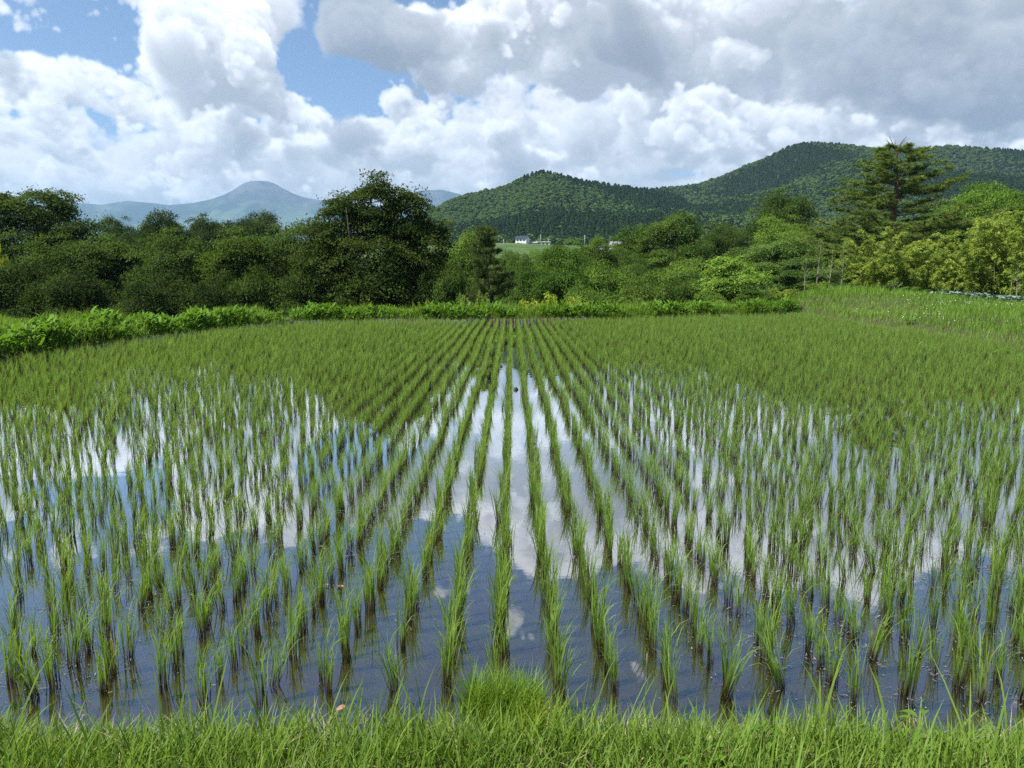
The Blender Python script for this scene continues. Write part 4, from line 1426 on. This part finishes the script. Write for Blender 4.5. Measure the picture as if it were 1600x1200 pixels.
v, f = leaf_quads(pos, unit(g.standard_normal(pos.shape) * .4 + (0, -.3, 1)), g.uniform(.02, .045, len(x)), g, .9)
me = quads_mesh('clover_flowers', v, f)
tag(link('clover_flowers', me, mat=plain_material('white_petals', (.55, .56, .48), (.75, .76, .70), 3.0)), 'tiny white flowers dotted over the right verge', kind='stuff')
for k, (px, py, lab, sz) in enumerate(((1395, 500, 'clump of long leaved weeds in the middle of right verge', .34), (1450, 517, 'small clump of pale leaved weeds low on right verge', .30),
                                       (1590, 528, 'dark leafy weed clump at right picture edge', .42), (1425, 497, 'sprawling weed right of the long leaved clump', .22))):
    dv = ray(px, py)
    q = (CAM_Z - .5) / -dv.z
    xx, yy = dv.x * q, dv.y * q
    broad_weed('leafy_weed', (xx, yy, float(ground_z(xx, yy))), lab, 16, sz, 80 + k, (.8, .95, .8), .3, .28)

# bluish cabbages in the plot behind the verge
g3 = np.random.default_rng(61)
cx, cy = np.meshgrid(np.arange(24.6, 34.5, .46), np.arange(37.8, 43.4, .62))
cx, cy = (cx + g3.normal(0, .05, cx.shape)).ravel(), (cy + g3.normal(0, .05, cy.shape)).ravel()
idx = np.repeat(np.arange(len(cx)), 16)
a = g3.uniform(0, 6.283, len(idx))
rr = g3.uniform(.05, .24, len(idx))
pos = np.stack((cx[idx] + rr * np.cos(a), cy[idx] + rr * np.sin(a), ground_z(cx, cy)[idx] + .12 + .22 * (rr / .24) ** 1.5), 1)
nrm = unit(np.stack((-np.cos(a) * rr * 3.5, -np.sin(a) * rr * 3.5, np.ones(len(a))), 1) + .25 * g3.standard_normal((len(a), 3)))
v, f = leaf_quads(pos, nrm, g3.uniform(.17, .27, len(a)), g3, .85)
me = quads_mesh('cabbage_crop', v, f, {'tint': np.repeat(np.clip(g3.normal(.55, .25, len(a)), 0, 1), 4)})
me.materials.append(M_CABBAGE)
tag(link('cabbage_crop', me, color=(1, 1, 1)), 'blue green cabbages in the plot behind the right verge', kind='stuff')

# weathered edging boards along the rim
M_BOARD = [plain_material('edging_board_%s' % nme, c0, c1, 5.0, .75) for nme, c0, c1 in (
    ('grey', (.13, .13, .12), (.27, .26, .24)), ('brown', (.17, .11, .08), (.30, .22, .17)), ('slate', (.05, .06, .06), (.13, .14, .13)))]


def board(p, q, mat, lab, top):
    """a wavy plastic board pressed into the mud along the rim"""
    p, q = Vector((p[0], p[1], 0)), Vector((q[0], q[1], 0))
    d = q - p
    ln = d.length
    nrm = Vector((-d.y, d.x, 0)).normalized()
    s = Shape()
    nseg = 20
    vs = []
    for side in (0.0, 0.012):
        for i in range(nseg + 1):
            t = i / nseg
            w = .014 * math.sin(t * ln * 2 * math.pi / .16)
            b = p + d * t + nrm * (w + side)
            vs += [b + Vector((0, 0, -.12)), b + Vector((0, 0, top + .008 * math.sin(7 * t + ln)))]
    m_ = 2 * (nseg + 1)
    fs = []
    for i in range(nseg):
        a_ = i * 2
        fs += [(a_, a_ + 2, a_ + 3, a_ + 1), (m_ + a_ + 1, m_ + a_ + 3, m_ + a_ + 2, m_ + a_), (a_ + 1, a_ + 3, m_ + a_ + 3, m_ + a_ + 1)]
    fs += [(0, 1, m_ + 1, m_), (m_ - 2, 2 * m_ - 2, 2 * m_ - 1, m_ - 1)]
    s.add(vs, fs)
    tag(link('edging_board', s.mesh('edging_board', mat)), lab, 'board', 'boards edging the paddy')


def rim_points(i0, i1, step):
    out_ = []
    for i in range(i0, i1):
        a, b = EDGE[i], EDGE[i + 1]
        n_ = max(1, int(round(np.hypot(*(b - a)) / step)))
        out_ += [a + (b - a) * t / n_ for t in range(n_)]
    return out_ + [EDGE[i1]]


pts = rim_points(6, 9, 1.15)
for i in range(len(pts) - 1):
    a, b = pts[i] + (pts[i + 1] - pts[i]) * .012, pts[i + 1]
    board(a, b, M_BOARD[(0, 1, 0, 1, 2)[i % 5]], 'weathered board on the far rim, %s from its right end' % ORD[i], .20 + .03 * math.sin(i * 2.1))
pts = rim_points(9, 12, 1.5)
for i in range(len(pts) - 1):
    a, b = pts[i] + (pts[i + 1] - pts[i]) * .012, pts[i + 1]
    board(a, b, M_BOARD[(2, 0, 1, 2)[i % 4]], 'dark board on the curving left rim, %s from the far corner' % ORD[i], .17 + .02 * math.sin(i * 1.7))


# ------------------------------------------------------------------ the houses across the valley
M_WHITE = plain_material('white_render', (.66, .66, .62), (.78, .78, .74), .6, .9)
M_CREAM = plain_material('pale_render', (.55, .53, .47), (.68, .66, .60), .6, .9)
M_BLUE_ROOF = plain_material('blue_black_tiles', (.020, .026, .042), (.045, .055, .085), 2.0, .55)
M_GREY_ROOF = plain_material('grey_roof_sheet', (.20, .21, .22), (.32, .33, .34), 1.0, .5)
M_POLE = plain_material('concrete_pole', (.28, .27, .25), (.40, .39, .36), 3.0)
m, n, out = material('window_glass')
n.t.links.new(principled(n, (.03, .04, .05), .08, .6), out.inputs[0])
M_GLASS = m


def gable_roof(w, d, z, rise, over_, thick=.18):
    """two sloping slabs, ridge along x"""
    s = Shape()
    for sg in (-1, 1):
        y0, y1 = sg * (d / 2 + over_), 0.0
        z0 = z - rise * over_ / (d / 2)
        vs = []
        for x in (-w / 2 - over_, w / 2 + over_):
            vs += [(x, y0, z0 + .02), (x, y1, z + rise + .02), (x, y1, z + rise + .02 + thick), (x, y0, z0 + .02 + thick)]
        fs = [(0, 1, 2, 3), (7, 6, 5, 4), (0, 4, 5, 1), (3, 2, 6, 7), (0, 3, 7, 4), (1, 5, 6, 2)]
        s.add(vs, fs if sg < 0 else [f[::-1] for f in fs])
    return s


def house(px, base_py, y, w, d, h, rise, rz, wall, roof, lab, windows=(), door=None, name='house', flat=False):
    p = at(px, base_py, y)
    r = empty(name, (p.x, y, p.z), rz)
    tag(r, lab, 'house' if name == 'house' else 'building')
    s = Shape()
    s.box(-w / 2, w / 2, -d / 2, d / 2, -3.0, h)
    if not flat:
        s.add([(-w / 2, -d / 2, h), (-w / 2, d / 2, h), (-w / 2, 0, h + rise), (w / 2, -d / 2, h), (w / 2, d / 2, h), (w / 2, 0, h + rise)],
              [(0, 2, 1), (3, 4, 5)])
    link('wall', s.mesh('wall', wall), r)
    if flat:
        s = Shape()
        s.box(-w / 2 - .4, w / 2 + .4, -d / 2 - .4, d / 2 + .4, h + .01, h + .28)
        link('roof', s.mesh('roof', roof), r)
    else:
        link('roof', gable_roof(w, d, h, rise, .55).mesh('roof', roof), r)
    for (side, u, z, ww, hh) in windows:
        f = Shape()
        gq = Shape()
        if side == 'front':
            f.box(u - ww / 2 - .1, u + ww / 2 + .1, -d / 2 - .06, -d / 2 + .02, z - hh / 2 - .1, z + hh / 2 + .1)
            gq.box(u - ww / 2, u + ww / 2, -d / 2 - .09, -d / 2 - .05, z - hh / 2, z + hh / 2)
        else:
            f.box(-w / 2 - .06, -w / 2 + .02, u - ww / 2 - .1, u + ww / 2 + .1, z - hh / 2 - .1, z + hh / 2 + .1)
            gq.box(-w / 2 - .09, -w / 2 - .05, u - ww / 2, u + ww / 2, z - hh / 2, z + hh / 2)
        wo_ = link('window', f.mesh('window_frame', M_GREY_ROOF), r)
        link('pane', gq.mesh('pane', M_GLASS), wo_)
    if door:
        s = Shape()
        s.box(door - .55, door + .55, -d / 2 - .07, -d / 2 + .02, 0, 2.1)
        link('door', s.mesh('door', M_BOARD[1]), r)
    return r


house(816.5, 385.0, 480, 7.6, 6.4, 5.2, 1.5, R(-22), M_WHITE, M_BLUE_ROOF, 'two storey white house with dark blue roof below the hill',
      (('front', -2.2, 3.9, 1.1, .9), ('front', 0, 3.9, 1.1, .9), ('front', 2.2, 3.9, 1.1, .9), ('front', -1.8, 1.3, 1.7, 1.8), ('front', 1.6, 1.2, 1.4, 1.1),
       ('left', 0.6, 3.9, 1.0, .9), ('left', -1.2, 1.3, 1.0, .9)), .2)
house(849, 384.6, 486, 9.2, 6.0, 2.7, 0, R(-8), M_CREAM, M_WHITE, 'low flat white building right of the two storey house', (('front', -2.8, 1.4, 1.4, 1.0), ('front', 0.2, 1.4, 1.4, 1.0), ('front', 2.8, 1.4, 1.4, 1.0)), None, 'shed', True)
house(833, 384.8, 483, 4.6, 4.0, 2.1, .6, R(5), M_CREAM, M_GREY_ROOF, 'small lean-to between the house and the flat building', (('front', 0, 1.1, 1.8, .9),), None, 'shed')
house(964, 388.5, 470, 9.0, 6.5, 3.2, 1.3, R(12), M_WHITE, M_GREY_ROOF, 'white house with pale roof half hidden by trees', (('front', -2.6, 1.7, 1.5, 1.1), ('front', .4, 1.7, 1.5, 1.1), ('front', 2.9, 1.7, 1.0, 1.1)))
house(950, 399.0, 430, 10.5, 8.0, 2.4, 1.6, R(20), M_CREAM, M_GREY_ROOF, 'barn with wide grey roof below the half hidden house', (('front', 0, 1.2, 2.4, 1.2),), None, 'barn')


def pole(px, top, base_py, y, lab):
    a, b = at(px, base_py, y), at(px, top, y)
    r = empty('utility_pole', (a.x, y, a.z))
    tag(r, lab, 'pole', 'utility poles by the houses')
    h = b.z - a.z
    s = Shape()
    s.tube([(0, 0, -1), (0, 0, h * .5), (0, 0, h)], [.24, .2, .15], 8)
    link('post', s.mesh('post', M_POLE, True), r)
    s = Shape()
    s.box(-.9, .9, -.06, .06, h - .9, h - .75)
    link('crossarm', s.mesh('crossarm', M_POLE), r)
    s = Shape()
    s.tube([(.32, -.1, h - 2.6), (.32, -.1, h - 1.7)], [.28, .28], 8)
    link('transformer', s.mesh('transformer', M_GREY_ROOF), r)


pole(844.5, 366, 384, 478, 'pole between the lean-to and the flat building')
pole(857, 373, 384, 500, 'short pole behind the flat building right end')
pole(913.5, 367, 386, 470, 'pole rising from the trees right of the houses')
pole(787, 374, 386, 470, 'short pole left of the two storey house')

# ------------------------------------------------------------------ the air
s = Shape()
s.box(-8900, 6900, -1450, 11400, -7.5, float(VZ.max()) + 25.0)
m, n, out = material('summer_haze')
pv = n.new('ShaderNodeVolumePrincipled')
pv.inputs['Color'].default_value = (0.42, 0.70, 1.0, 1)
pv.inputs['Density'].default_value = 0.8e-4
pv.inputs['Anisotropy'].default_value = 0.1
n.t.links.new(pv.outputs[0], out.inputs['Volume'])
tag(link('haze', s.mesh('haze', m)), 'pale summer haze over the valley', kind='stuff')
